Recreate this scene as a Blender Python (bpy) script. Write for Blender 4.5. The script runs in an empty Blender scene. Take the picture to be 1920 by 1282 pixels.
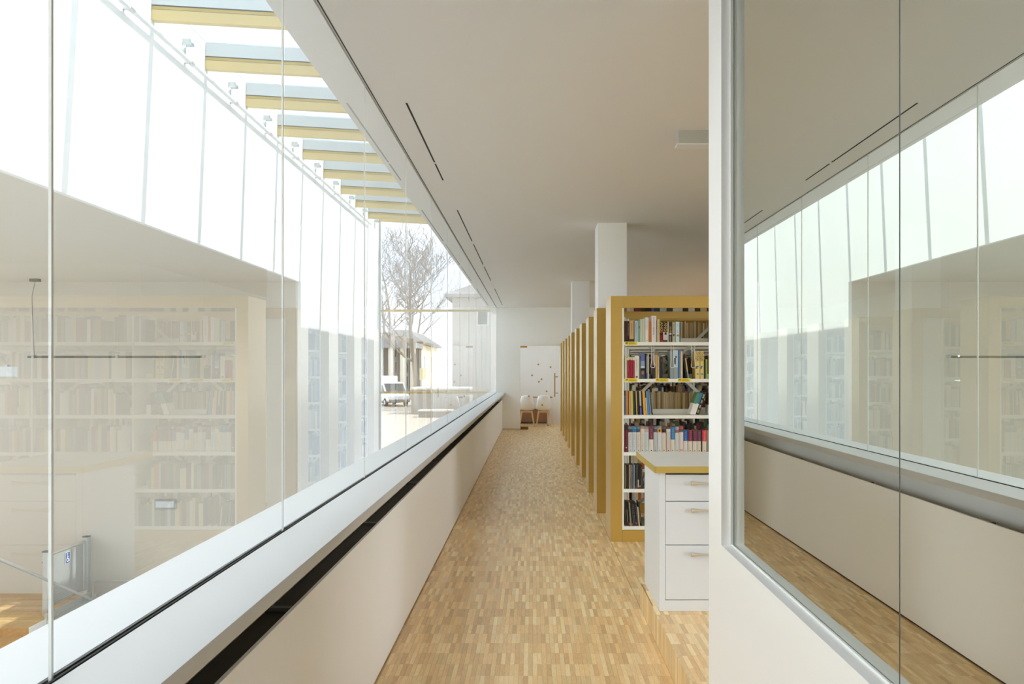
import bpy, bmesh, math, random
from mathutils import Vector, Matrix
random.seed(11)
S = bpy.context.scene
COL = S.collection
PI = math.pi

# ------------------------------------------------------------------ camera, sky, sun, exposure
F = 28.0 / 36.0 * 1920          # focal length in pixels of the 1920 wide frame
EYE = 1.54
cam_d = bpy.data.cameras.new('camera')
cam_d.lens = 28.0; cam_d.sensor_width = 36.0; cam_d.sensor_fit = 'HORIZONTAL'
cam_d.shift_x = (960 - 999) / 1920.0
cam_d.shift_y = (692 - 641) / 1920.0
cam_d.clip_start = 0.05; cam_d.clip_end = 500
cam = bpy.data.objects.new('camera', cam_d)
cam.location = (0, 0, EYE); cam.rotation_euler = (PI/2, 0, 0)
COL.objects.link(cam); S.camera = cam

world = bpy.data.worlds.new('sky'); S.world = world; world.use_nodes = True
wn = world.node_tree; wn.nodes.clear()
def wnode(t, **k):
    n = wn.nodes.new(t)
    for a, b in k.items(): setattr(n, a, b)
    return n
w_out = wnode('ShaderNodeOutputWorld'); w_bg = wnode('ShaderNodeBackground')
w_tc = wnode('ShaderNodeTexCoord'); w_map = wnode('ShaderNodeMapping')
w_map.inputs['Scale'].default_value = (1, 1, 2.2)
w_no = wnode('ShaderNodeTexNoise'); w_no.inputs['Scale'].default_value = 3.2
w_no.inputs['Detail'].default_value = 6; w_no.inputs['Roughness'].default_value = .55
w_cr = wnode('ShaderNodeValToRGB')
w_cr.color_ramp.elements[0].position = .40; w_cr.color_ramp.elements[0].color = (.66, .78, .93, 1)
w_cr.color_ramp.elements[1].position = .62; w_cr.color_ramp.elements[1].color = (.945, .97, 1.0, 1)
wn.links.new(w_tc.outputs['Generated'], w_map.inputs['Vector'])
wn.links.new(w_map.outputs[0], w_no.inputs['Vector'])
wn.links.new(w_no.outputs['Fac'], w_cr.inputs[0])
wn.links.new(w_cr.outputs[0], w_bg.inputs['Color'])
wn.links.new(w_bg.outputs[0], w_out.inputs[0])
SKY = 1.75
w_bg.inputs['Strength'].default_value = SKY

sun_d = bpy.data.lights.new('sun', 'SUN'); sun_d.energy = 2.7; sun_d.angle = math.radians(.53)
sun_d.color = (1.0, .96, .90)
sun = bpy.data.objects.new('sun', sun_d); COL.objects.link(sun)
SUNDIR = Vector((-1, -.115, -1.15)).normalized()
sun.rotation_euler = SUNDIR.to_track_quat('-Z', 'Y').to_euler()
sun.location = (30, 5, 35)

vs = S.view_settings
S.display_settings.display_device = 'sRGB'
vs.view_transform = 'Standard'; vs.look = 'None'; vs.gamma = 1.0; vs.use_curve_mapping = False
vs.exposure = 1.72
cy = S.cycles
cy.use_denoising = True
cy.max_bounces = 24; cy.diffuse_bounces = 18; cy.glossy_bounces = 6
cy.transmission_bounces = 8; cy.transparent_max_bounces = 40
cy.sample_clamp_indirect = 6.0
cy.caustics_reflective = False; cy.caustics_refractive = False

# ------------------------------------------------------------------ helpers
def hexlin(r, g, b):
    def f(c):
        c /= 255.0
        return c/12.92 if c <= .04045 else ((c+.055)/1.055)**2.4
    return (f(r), f(g), f(b), 1.0)

def mat(name, col, rough=.6, metal=0.0, spec=.5, noise=0.0, nscale=30.0, bump=0.0, bscale=200.0, coat=0.0, stretch=None):
    m = bpy.data.materials.new(name); m.use_nodes = True
    nt = m.node_tree; b = nt.nodes['Principled BSDF']
    c = col if len(col) == 4 else (*col, 1)
    b.inputs['Base Color'].default_value = c
    b.inputs['Roughness'].default_value = rough
    b.inputs['Metallic'].default_value = metal
    b.inputs['Specular IOR Level'].default_value = spec
    if coat: b.inputs['Coat Weight'].default_value = coat; b.inputs['Coat Roughness'].default_value = .12
    tc = nt.nodes.new('ShaderNodeTexCoord'); src = tc.outputs['Object']
    if stretch:
        mp = nt.nodes.new('ShaderNodeMapping'); mp.inputs['Scale'].default_value = stretch
        nt.links.new(src, mp.inputs[0]); src = mp.outputs[0]
    if noise:
        n = nt.nodes.new('ShaderNodeTexNoise'); n.inputs['Scale'].default_value = nscale; n.inputs['Detail'].default_value = 4
        nt.links.new(src, n.inputs['Vector'])
        r = nt.nodes.new('ShaderNodeMix'); r.data_type = 'RGBA'
        r.inputs[6].default_value = tuple(min(1, x*(1-noise)) for x in c[:3]) + (1,)
        r.inputs[7].default_value = tuple(min(1, x*(1+noise)) for x in c[:3]) + (1,)
        nt.links.new(n.outputs['Fac'], r.inputs[0]); nt.links.new(r.outputs[2], b.inputs['Base Color'])
    if bump:
        n = nt.nodes.new('ShaderNodeTexNoise'); n.inputs['Scale'].default_value = bscale; n.inputs['Detail'].default_value = 3
        nt.links.new(src, n.inputs['Vector'])
        bp = nt.nodes.new('ShaderNodeBump'); bp.inputs['Strength'].default_value = bump; bp.inputs['Distance'].default_value = .002
        nt.links.new(n.outputs['Fac'], bp.inputs['Height']); nt.links.new(bp.outputs[0], b.inputs['Normal'])
    return m

def glass_mat(name, tint=(1, 1, 1), ior=1.5, boost=1.0, mirror=None):
    """thin clear pane: Fresnel reflection of both faces on the entering face, clear on the leaving face"""
    m = bpy.data.materials.new(name); m.use_nodes = True
    nt = m.node_tree; nt.nodes.clear()
    out = nt.nodes.new('ShaderNodeOutputMaterial')
    tr = nt.nodes.new('ShaderNodeBsdfTransparent'); tr.inputs[0].default_value = (*tint, 1)
    gl = nt.nodes.new('ShaderNodeBsdfGlossy'); gl.inputs['Roughness'].default_value = 0.0
    geo = nt.nodes.new('ShaderNodeNewGeometry')
    mix = nt.nodes.new('ShaderNodeMixShader')
    def math_n(op, a, b=None):
        n = nt.nodes.new('ShaderNodeMath'); n.operation = op
        for i, v in enumerate((a, b)):
            if v is None: continue
            if isinstance(v, (int, float)): n.inputs[i].default_value = v
            else: nt.links.new(v, n.inputs[i])
        return n.outputs[0]
    front = math_n('SUBTRACT', 1.0, geo.outputs['Backfacing'])
    if mirror:
        gl.inputs['Color'].default_value = (*mirror, 1)
        fac = math_n('MULTIPLY', front, .90)
    else:
        gl.inputs['Color'].default_value = (1, 1, 1, 1)
        fr = nt.nodes.new('ShaderNodeFresnel'); fr.inputs['IOR'].default_value = ior
        f = fr.outputs[0]
        two = math_n('DIVIDE', math_n('MULTIPLY', f, 2.0), math_n('ADD', f, 1.0))
        two = math_n('MINIMUM', math_n('MULTIPLY', two, boost), 1.0)
        fac = math_n('MULTIPLY', front, two)
    nt.links.new(fac, mix.inputs[0]); nt.links.new(tr.outputs[0], mix.inputs[1]); nt.links.new(gl.outputs[0], mix.inputs[2])
    nt.links.new(mix.outputs[0], out.inputs[0])
    return m

class MB:
    """collects quads; build() links them as one mesh object"""
    def __init__(s): s.v = []; s.f = []; s.m = []; s.c = []
    def face(s, pts, mi=0, c=None):
        i = len(s.v); s.v += [tuple(p) for p in pts]; s.f.append(tuple(range(i, i+len(pts)))); s.m.append(mi); s.c.append(c)
    def box(s, x0, x1, y0, y1, z0, z1, mi=0, c=None, M=None, skip=''):
        p = [Vector(q) for q in ((x0,y0,z0),(x1,y0,z0),(x1,y1,z0),(x0,y1,z0),(x0,y0,z1),(x1,y0,z1),(x1,y1,z1),(x0,y1,z1))]
        if M: p = [M @ q for q in p]
        i = len(s.v); s.v += [tuple(q) for q in p]
        fs = {'b':(0,3,2,1),'t':(4,5,6,7),'f':(0,1,5,4),'k':(2,3,7,6),'l':(3,0,4,7),'r':(1,2,6,5)}
        for k, q in fs.items():
            if k in skip: continue
            s.f.append(tuple(i+a for a in q)); s.m.append(mi); s.c.append(c)
        return s
    def prism(s, poly, axis, a, b, mi=0, c=None, M=None):
        """poly: 2D points (counter-clockwise seen from +axis); axis 'x','y','z' extruded a..b"""
        def p3(u, v, t):
            q = Vector((t,u,v)) if axis == 'x' else Vector((u,t,v)) if axis == 'y' else Vector((u,v,t))
            return M @ q if M else q
        n = len(poly); i = len(s.v)
        s.v += [tuple(p3(u,v,a)) for u,v in poly] + [tuple(p3(u,v,b)) for u,v in poly]
        flip = axis == 'y'
        def add(q):
            s.f.append(tuple(reversed(q)) if flip else q); s.m.append(mi); s.c.append(c)
        add(tuple(i+k for k in reversed(range(n)))); add(tuple(i+n+k for k in range(n)))
        for k in range(n):
            j = (k+1) % n
            add((i+k, i+j, i+n+j, i+n+k))
        return s
    def tube(s, pts, r, seg=8, mi=0, c=None, caps=True):
        pts = [Vector(p) for p in pts]
        rs = r if isinstance(r, (list, tuple)) else [r]*len(pts)
        rings = []; up = None
        for k, p in enumerate(pts):
            d = (pts[min(k+1, len(pts)-1)] - pts[max(k-1, 0)]).normalized()
            if up is None: up = Vector((0,0,1)) if abs(d.z) < .9 else Vector((1,0,0))
            a = d.cross(up).normalized(); b = a.cross(d).normalized(); up = b
            i = len(s.v)
            s.v += [tuple(p + (a*math.cos(t) + b*math.sin(t))*rs[k]) for t in (2*PI*q/seg for q in range(seg))]
            rings.append(i)
        for A, B in zip(rings, rings[1:]):
            for q in range(seg):
                j = (q+1) % seg
                s.f.append((A+q, B+q, B+j, A+j)); s.m.append(mi); s.c.append(c)
        if caps:
            s.f.append(tuple(rings[0]+q for q in range(seg))); s.m.append(mi); s.c.append(c)
            s.f.append(tuple(rings[-1]+q for q in reversed(range(seg)))); s.m.append(mi); s.c.append(c)
        return s
    def mesh(s, name, mats, smooth=False, bevel=0):
        me = bpy.data.meshes.new(name)
        me.from_pydata(s.v, [], s.f)
        for m in (mats if isinstance(mats, (list, tuple)) else [mats]): me.materials.append(m)
        me.polygons.foreach_set('material_index', s.m)
        if any(c is not None for c in s.c):
            at = me.color_attributes.new('Col', 'FLOAT_COLOR', 'CORNER')
            buf = []
            for f, c in zip(s.f, s.c):
                c = c or (.5,.5,.5,1)
                buf += list(c) * len(f)
            at.data.foreach_set('color', buf)
        if bevel:
            bm = bmesh.new(); bm.from_mesh(me)
            bmesh.ops.remove_doubles(bm, verts=bm.verts, dist=1e-6)
            es = [e for e in bm.edges if len(e.link_faces) == 2 and e.calc_face_angle() > .6]
            bmesh.ops.bevel(bm, geom=es, offset=bevel, segments=2, affect='EDGES', profile=.6)
            bm.to_mesh(me); bm.free()
        if smooth:
            me.polygons.foreach_set('use_smooth', [True]*len(me.polygons))
            me.set_sharp_from_angle(angle=math.radians(40))
        me.update()
        return me
    def build(s, name, mats, parent=None, smooth=False, bevel=0):
        return put(name, s.mesh(name, mats, smooth, bevel), parent)

def put(name, me, parent=None, loc=None):
    o = bpy.data.objects.new(name, me); COL.objects.link(o)
    if parent: 
        o.parent = parent
    if loc is not None: o.location = loc
    return o
def empty(name, loc=(0,0,0)):
    o = bpy.data.objects.new(name, None); o.empty_display_size = .1; COL.objects.link(o); o.location = loc
    return o
def tag(o, label, cat, group=None, kind=None):
    o['label'] = label; o['category'] = cat
    if group: o['group'] = group
    if kind: o['kind'] = kind
    return o
def struct(o, label, cat): return tag(o, label, cat, kind='structure')
def bx(name, m, x0, x1, y0, y1, z0, z1, parent=None, bevel=0):
    return MB().box(x0,x1,y0,y1,z0,z1).build(name, m, parent, bevel=bevel, smooth=bool(bevel))
ORD = ('first second third fourth fifth sixth seventh eighth ninth tenth eleventh twelfth thirteenth fourteenth fifteenth '
       'sixteenth seventeenth eighteenth nineteenth twentieth twenty-first twenty-second twenty-third twenty-fourth twenty-fifth '
       'twenty-sixth twenty-seventh twenty-eighth twenty-ninth thirtieth').split()
def PX(x, d): return (x - 999.0) * d / F
def PZ(y, d): return EYE + (692.0 - y) * d / F

# ------------------------------------------------------------------ materials
M = {}
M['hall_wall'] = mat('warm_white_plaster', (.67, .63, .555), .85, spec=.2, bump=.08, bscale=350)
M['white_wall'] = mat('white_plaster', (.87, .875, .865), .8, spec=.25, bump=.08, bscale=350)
M['ceiling'] = mat('ceiling_plaster', (.76, .74, .71), .85, spec=.2, bump=.05, bscale=300)
M['atrium_wall'] = mat('white_render', (.86, .86, .85), .9, spec=.15, noise=.02, nscale=1.5, bump=.15, bscale=120)
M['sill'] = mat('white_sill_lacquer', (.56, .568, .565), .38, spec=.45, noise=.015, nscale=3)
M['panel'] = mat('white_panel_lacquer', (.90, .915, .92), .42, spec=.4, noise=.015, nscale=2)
M['black'] = mat('black_rubber', (.012, .012, .011), .7)
M['shade_fill'] = mat('dark_gap_shade', (.03, .028, .02), .8)  # near black standing in for shade in the slot and floor gap
M['seal'] = mat('pale_silicone', (.84, .86, .84), .5)
M['seal_dark'] = mat('dark_silicone', (.10, .11, .10), .5)
M['gold'] = mat('gold_lacquer', hexlin(200, 165, 82), .28, metal=.3, spec=.6, noise=.03, nscale=4, coat=.5)
M['gold_beam'] = mat('gold_skylight_lacquer', hexlin(212, 190, 136), .5, metal=.1, spec=.5)
M['gold_lip'] = mat('gold_skylight_lip', hexlin(196, 172, 108), .5, metal=.1, spec=.5)
M['alu'] = mat('brushed_aluminium', (.60, .63, .63), .42, metal=.55)
M['alu_dark'] = mat('dark_gasket', (.10, .11, .11), .6)
M['steel'] = mat('satin_steel', (.62, .62, .60), .35, metal=.8)
M['shelf'] = mat('white_powder_coat', (.84, .85, .78), .5, spec=.45)
M['brace'] = mat('grey_powder_coat', (.66, .66, .58), .5)
M['yellow'] = mat('yellow_label_card', hexlin(232, 205, 30), .5)
M['print'] = mat('dark_print', (.12, .10, .02), .6)
M['cab'] = mat('white_melamine', (.76, .80, .835), .45, spec=.4)
M['cab_gap'] = mat('dark_joint', (.05, .05, .05), .8)
M['cab_top'] = mat('grey_laminate', (.84, .86, .85), .40, spec=.4)
M['cab_gold'] = mat('gold_edge_band', hexlin(200, 172, 88), .4, metal=.25)
M['handle'] = mat('brushed_brass_handle', hexlin(216, 206, 184), .35, metal=.45)
M['brass'] = mat('antique_brass', hexlin(196, 150, 66), .38, metal=.4)
M['brass_dark'] = mat('dark_brass', hexlin(118, 86, 30), .4, metal=.6)
M['pale_plastic'] = mat('white_plastic_shell', (.88, .87, .85), .35, spec=.5)
M['beech'] = mat('beech_wood', hexlin(214, 172, 118), .5, noise=.12, nscale=12, stretch=(8, 8, 1))
M['walnut'] = mat('brown_veneer', hexlin(150, 96, 60), .5, noise=.12, nscale=10, stretch=(1, 8, 8))
M['lamp_white'] = mat('white_lamp_housing', (.78, .79, .80), .45)
M['pendant_grey'] = mat('dark_grey_lamp', (.20,.20,.17), .5)
M['lamp_grey'] = mat('grey_lamp_housing', (.50, .51, .47), .45)
M['glass'] = glass_mat('clear_glass', (.985, .99, .985), boost=.9)
M['end_glass'] = glass_mat('end_wall_glass', (.845, .865, .885))
M['roof_glass'] = glass_mat('tinted_roof_glass', (.655, .69, .705))
M['mirror_glass'] = glass_mat('green_one_way_glass', (.30, .34, .28), mirror=(.83, .85, .785))
M['glass_edge'] = mat('green_glass_edge', (.48, .56, .50), .25)
M['glazing_backing'] = mat('dark_backing_paint', (.30, .29, .25), .9)

def attr_mat(name, rough, spec=.4, grain=None, bump=0):
    m = bpy.data.materials.new(name); m.use_nodes = True
    nt = m.node_tree; b = nt.nodes['Principled BSDF']
    b.inputs['Roughness'].default_value = rough; b.inputs['Specular IOR Level'].default_value = spec
    a = nt.nodes.new('ShaderNodeAttribute'); a.attribute_name = 'Col'
    src = a.outputs['Color']
    if grain:
        g = nt.nodes.new('ShaderNodeNewGeometry')
        add = nt.nodes.new('ShaderNodeVectorMath'); add.operation = 'MULTIPLY_ADD'
        add.inputs[1].default_value = (37.0, 71.0, 53.0)
        nt.links.new(src, add.inputs[0]); nt.links.new(g.outputs['Position'], add.inputs[2])
        mp = nt.nodes.new('ShaderNodeMapping'); mp.inputs['Scale'].default_value = grain
        nt.links.new(add.outputs[0], mp.inputs[0])
        n = nt.nodes.new('ShaderNodeTexNoise'); n.inputs['Scale'].default_value = 1.0; n.inputs['Detail'].default_value = 5
        n.inputs['Roughness'].default_value = .6
        nt.links.new(mp.outputs[0], n.inputs['Vector'])
        mr = nt.nodes.new('ShaderNodeMapRange'); mr.inputs[1].default_value = .3; mr.inputs[2].default_value = .7
        mr.inputs[3].default_value = .86; mr.inputs[4].default_value = 1.12
        nt.links.new(n.outputs['Fac'], mr.inputs[0])
        mx = nt.nodes.new('ShaderNodeVectorMath'); mx.operation = 'MULTIPLY'
        nt.links.new(src, mx.inputs[0]); nt.links.new(mr.outputs[0], mx.inputs[1])
        src = mx.outputs[0]
    nt.links.new(src, b.inputs['Base Color'])
    return m
M['parquet'] = attr_mat('oak_parquet', .34, .55, grain=(260, 26, 260))
M['pine'] = attr_mat('pale_riser_wood', .5, .35, grain=(200, 200, 22))
M['book'] = attr_mat('printed_book_cover', .5, .4)
M['hall_wood'] = attr_mat('oak_hall_boards', .5, .35, grain=(30, 8, 30))

# ------------------------------------------------------------------ dimensions
GX = -.93          # glass plane of the corridor
YF = 20.3          # far wall
CZ = EYE + 1.575   # ceiling
SZ = EYE - .598    # sill top
AX = -4.22         # far wall of the light well
OX = -1.142        # outer face of library wall
Y0 = -5.0
YE = 21.9          # end glazing of the light well
CL = Vector((0,0,0))

# ================================================================== STRUCTURE
# ---- library floor with mosaic strips
floor = bx('floor', M['shade_fill'], -.90, 7.0, Y0, 23.0, -.30, -.004)
floor.data.materials[0] = mat('parquet_bed', hexlin(150, 116, 70), .8)
struct(floor, 'oak mosaic parquet floor of the library corridor', 'floor')
OAK = [(240,210,156),(234,200,144),(246,219,168),(228,192,136),(237,204,147),(250,226,180),(220,182,127),(243,213,161),(236,200,145),(231,195,139)]
def oak():
    r, g, b = random.choice(OAK); k = random.uniform(.95, 1.05)
    return hexlin(min(255,r*k), min(255,g*k), min(255,b*k))
SW, SL = .024, .16
def strip_rows(x0, x1, y0, y1):
    """cells (x, y) of strips on the common grid"""
    out = []
    for j in range(int(math.floor(y0/SL)), int(math.ceil(y1/SL))):
        for i in range(int(math.ceil(x0/SW)), int(math.floor(x1/SW))):
            out.append((i*SW, j*SL))
    return out
def edge_fill(mb, x0, x1, y0, y1, z):
    for j in range(int(math.floor(y0/SL)), int(math.ceil(y1/SL))):
        strip_quad(mb, x0, j*SL, z, 0, oak(), w=x1-x0)
def strip_quad(mb, x, y, z, dz, c, w=SW, l=SL):
    g = .0003
    mb.box(x+g, x+w-g, y+g, y+l-g, z-.004, z+dz, c=c, skip='b')
protos = []
for k in range(30):
    mb = MB(); strip_quad(mb, 0, 0, 0, random.uniform(-.0002,.0002), oak())
    protos.append(mb.mesh('floor_strip', M['parquet']))
near = [c for c in strip_rows(-.771, .694, 3.84, 4.64)][:300]
nearset = set(near)
for (x, y) in near: put('floor_strip', random.choice(protos), floor, (x, y, 0))
mb = MB()
for (x, y) in strip_rows(-.771, .694, .0, 20.4):
    if (x, y) in nearset: continue
    strip_quad(mb, x, y, 0, random.uniform(-.0003,.0003), oak())
edge_fill(mb, .672, .6935, 0, 5.28, 0); edge_fill(mb, -.779, -.768, 0, 20.3, 0)
edge_fill(mb, .672, .6935, 5.28, 20.3, 0)
for (x, y) in strip_rows(.694, 2.4, 5.12, 20.4):
    strip_quad(mb, x, y, 0, random.uniform(-.0003,.0003), oak())
for (x, y) in strip_rows(-.85, 1.4, 20.45, 22.9):
    strip_quad(mb, x, y, 0, random.uniform(-.0003,.0003), oak())
st = mb.build('floor_strips', M['parquet'], floor); st['kind'] = 'stuff'

# ---- raised platform under the cabinet
PZT = .16; PXL = .694; PYE = 5.15
plat = bx('platform', floor.data.materials[0], PXL+.008, 4.5, Y0, PYE, -.003, PZT-.004)
struct(plat, 'low raised oak platform carrying the white drawer cabinet', 'platform')
cells = strip_rows(PXL, 1.6, 3.0, PYE-.02)
mb = MB(); cnt = 0
for (x, y) in cells:
    if y < 4.6 and x < 1.08 and y > 3.3:
        put('platform_strip', random.choice(protos), plat, (x, y, PZT))
    else: strip_quad(mb, x, y, PZT, 0, oak())
o = mb.build('platform_strips', M['parquet'], plat); o['kind'] = 'stuff'
PINE = [(232,204,152),(240,216,168),(224,192,138),(236,210,160),(228,198,146)]
pm = []
for k in range(10):
    r, g, b = random.choice(PINE); kk = random.uniform(.95,1.03)
    pm.append(MB().box(0, .008, .0006, .0234, 0, PZT, c=hexlin(r*kk, min(255,g*kk), b*kk)).mesh('riser_slat', M['pine']))
n = int((PYE - 3.1)/.024)
for k in range(n): put('riser_slat', random.choice(pm), plat, (PXL, PYE - (k+1)*.024, 0))

# ---- ceiling with air slots
ceil = bx('ceiling', M['ceiling'], -.93, 7.0, Y0, 23.0, CZ, CZ+.25)
struct(ceil, 'plain white plaster ceiling of the library with a dashed line of air slots', 'ceiling')
def slot(y_a, y_b, x=-.475*1.575):
    da = 1.575*F/(692-y_a); db = 1.575*F/(692-y_b)
    MB().box(x-.006, x+.006, da, db, CZ-.001, CZ+.01).build('air_slot', M['black'], ceil)
for a, b in ((193,304),(307,338),(394,452),(458,496),(500,526),(541,572)): slot(a, b)
MB().box(GX+.007, GX+.014, Y0, YF, CZ-.001, CZ+.02).build('edge_joint', M['cab_gap'], ceil)

# ---- parapet with sill
par = MB().box(-.785, -.772, Y0, YF, .012, .766).build('wall_left', M['panel'], bevel=.0015)
struct(par, 'long low white panelled parapet below the corridor glazing', 'parapet')
MB().box(-1.142, -.915, Y0, YF, -3.6, SZ-.0435).build('parapet_core', M['white_wall'], par)
MB().box(-.908, -.788, Y0, YF, .0, .715).build('slot_shade_block', M['shade_fill'], par)  # added black block, its top stands in for shade inside the slot
MB().box(-.80, -.779, Y0, YF, -.003, .011).build('plinth', M['shade_fill'], par)  # dark strip standing in for the shadow line at the floor
for k in range(13):
    y = 1.2 + k*1.5
    MB().box(-.914, -.786, y, y+.03, .716, .730).build('panel_bracket', M['alu_dark'], par)
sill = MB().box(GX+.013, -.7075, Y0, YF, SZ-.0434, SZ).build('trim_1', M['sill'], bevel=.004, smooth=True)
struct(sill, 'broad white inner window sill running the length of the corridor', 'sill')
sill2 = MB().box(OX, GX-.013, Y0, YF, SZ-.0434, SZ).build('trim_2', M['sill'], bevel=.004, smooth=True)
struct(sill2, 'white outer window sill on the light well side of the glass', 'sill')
gk = MB().box(GX-.012, GX-.0065, Y0, YF, SZ-.04, SZ-.001).box(GX+.0065, GX+.012, Y0, YF, SZ-.04, SZ+.002).build('trim_3', M['black'])
struct(gk, 'thin black gasket line between the two white sills', 'gasket')

# ---- corridor glazing
win = empty('window_1', (GX, 8, SZ)); struct(win, 'frameless clear glass wall along the left of the corridor', 'window')
edges = [Y0] + [1.520 + 1.44*k + (.017 if k == 0 else 0) for k in range(-4, 14) if Y0+.2 < 1.52+1.44*k < YF-.3] + [YF]
def child(o, parent):
    o.parent = parent; o.matrix_parent_inverse = Matrix.Translation(-Vector(parent.location)); return o
for a, b in zip(edges, edges[1:]):
    child(MB().box(GX-.006, GX+.006, a+.0036, b-.0036, SZ-.03, CZ-.001).build('pane', M['glass']), win)
for e in edges[1:-1]:
    child(MB().box(GX-.003, GX+.003, e-.0035, e+.0035, SZ-.02, CZ-.002).build('joint_seal', M['seal']), win)

# ---- fascia and soffit outside the glass, unseen roof block shaped to block and admit sun
so = bx('trim_4', M['white_wall'], OX, GX-.008, Y0, YF+2.6, CZ, CZ+.25)
struct(so, 'white soffit strip outside above the corridor glass', 'soffit')
fa = bx('wall_upper', M['white_wall'], OX, -.935, Y0, YF+2.6, CZ+.25, 5.75)
struct(fa, 'white upper wall above the corridor soffit', 'wall')
ro = MB().box(OX+.02, 7.2, Y0-.2, 12.05, 5.75, 5.88).box(OX+.02, 4.2, 12.05, 24, 5.75, 5.88).box(-.9, 7.15, Y0-.15, 12.05, CZ+.26, 5.74).box(-.9, 4.15, 12.06, 23, CZ+.26, 5.74).build('roof_slab', M['white_wall'])
struct(ro, 'unseen flat roof slab over the library, cut back to let sun in', 'roof')

# ---- far wall with door opening
DX0, DX1, DZ = PX(975.5, YF), .712, PZ(648, YF)
fw = MB()
fw.box(-.935, DX0, YF, YF+.15, -.02, CZ+.02).box(DX0, DX1, YF, YF+.15, DZ, CZ+.02).box(DX1, 7.0, YF, YF+.15, -.02, CZ+.02)
fw = fw.build('wall_far', mat('bright_white_plaster', (.93,.93,.915), .75, spec=.25)); struct(fw, 'white end wall of the corridor with a glass door', 'wall')
bb = bx('baseboard_far', mat('greige_skirting', (.62,.60,.54), .6), -.77, DX0-.002, YF-.012, YF, 0, .03)
struct(bb, 'thin pale skirting at the foot of the end wall', 'skirting')
br = MB().box(-.95, 1.6, 22.9, 23.0, -.02, CZ).box(1.5, 1.6, 20.45, 22.9, -.02, CZ).box(-.98, -.88, 22.8, 22.9, -.02, CZ).build('wall_back', mat('pale_grey_plaster', (.90,.895,.88), .8))
struct(br, 'white walls of the small room behind the glass door', 'wall')
w2 = empty('window_2', (GX, 21.6, 0)); struct(w2, 'clear side window of the small room behind the glass door', 'window')
child(MB().box(GX-.006, GX+.006, 20.46, 22.8, SZ, CZ).build('pane', M['glass']), w2)
child(MB().box(OX, -.98, 20.46, 22.9, -3.6, SZ).build('window_apron', M['white_wall']), w2)

# ---- right hand wall with one-way glazing
WX, MX = .72, .764
JY = MX*F/375.0; WYE = WX*F/330.0; WS = EYE - .672
rw = MB()
ME = .5
rw.box(WX, .90, JY, WYE, PZT, CZ).box(WX, .90, ME, JY, PZT, WS).box(WX, .90, ME-.2, ME, PZT, CZ)
rw = rw.build('wall_right', M['white_wall']); struct(rw, 'white wall end framing the greenish interior glazing', 'wall')
w3 = empty('window_3', (MX, 0, WS)); struct(w3, 'greenish reflective interior glazing set in the white wall', 'window')
je = [JY, MX*F/688.0, ME]
for b, a in zip(je, je[1:]):
    child(MB().box(MX, MX+.012, a+.003, b-.003, WS+.004, CZ-.002).build('pane', M['mirror_glass']), w3)
for e in je[1:-1]:
    child(MB().box(MX+.001, MX+.011, e-.0028, e+.0028, WS+.004, CZ-.002).build('joint_seal', M['seal_dark']), w3)
child(MB().box(MX-.007, MX-.001, ME, JY, WS, WS+.006).build('bottom_bead', M['seal']), w3)
child(MB().box(MX-.012, MX-.001, JY-.016, JY, WS+.006, CZ-.002).build('side_bead', M['seal']), w3)
off = MB().box(1.0, 1.06, ME-.1, WYE-.02, PZT, CZ).box(.9, 1.0, WYE-.07, WYE-.02, PZT, CZ).box(.9, 1.0, ME-.1, ME-.05, PZT, CZ).build('wall_backing', M['glazing_backing'])  # unseen backing, dark colour stands in for a dim room behind the glass
struct(off, 'unseen dark backing wall just behind the greenish interior glazing', 'wall')

# ---- unseen outer library walls, window openings added for daylight
bw = MB().box(4.2, 7.0, Y0-.15, Y0, 2.0, 2.95).box(-.93, 1.9, Y0-.15, Y0, -.02, CZ).box(1.9, 7.15, Y0-.15, Y0, -.02, .30).box(1.9, 7.15, Y0-.15, Y0, 2.95, CZ)
for x in (1.9, 3.0): bw.box(x, x+1.2, Y0-.15, Y0, .30, 2.95)
bw = bw.build('wall_near', M['white_wall']); struct(bw, 'unseen wall behind the viewer with a window opening added for daylight', 'wall')
rwl = MB().box(7.0, 7.15, Y0, 23, -.02, .35).box(7.0, 7.15, Y0, 23, 2.9, CZ)
for y in (Y0, Y0+3.5, Y0+7): rwl.box(7.0, 7.15, y, y+.25, .35, 2.9)
rwl.box(7.0, 7.15, 5.6, 7.9, .35, 2.9); rwl.box(4.0, 7.0, 11.9, 12.05, -.02, CZ)
for y in (12.05, 14.7, 17.4, 20.1): rwl.box(4.0, 4.15, y, y+.12, .35, 2.6)
rwl.box(4.0, 4.15, 12.05, 20.3, -.02, .35).box(4.0, 4.15, 12.05, 20.3, 2.6, CZ)  # nearer window wall added to brighten the far corridor
rwl.box(7.0, 7.15, 20.2, 23, .35, 2.9).box(7.0, 7.15, 7.9, 12.8, 2.25, 2.9).box(7.0, 7.15, 12.8, 20.2, 2.7, 2.9)
for k in range(1, 5): rwl.box(7.0, 7.15, 7.9+2.46*k-.06, 7.9+2.46*k+.06, .35, 2.25 if k < 3 else 2.7)
rwl = rwl.build('wall_side', M['white_wall']); struct(rwl, 'unseen white outer wall with window openings added to light the shelf rows', 'wall')

# ---- columns
RY = [7.118 + 1.4117*k for k in range(10)]
for k, txt in ((1, 'square white column rising from the second shelf row'), (5, 'square white column further back among the shelf rows')):
    c = bx('column', M['white_wall'], .700, 1.012, RY[k]+.032, RY[k]+.432, 0, CZ, bevel=.004)
    struct(c, txt, 'column')

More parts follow.
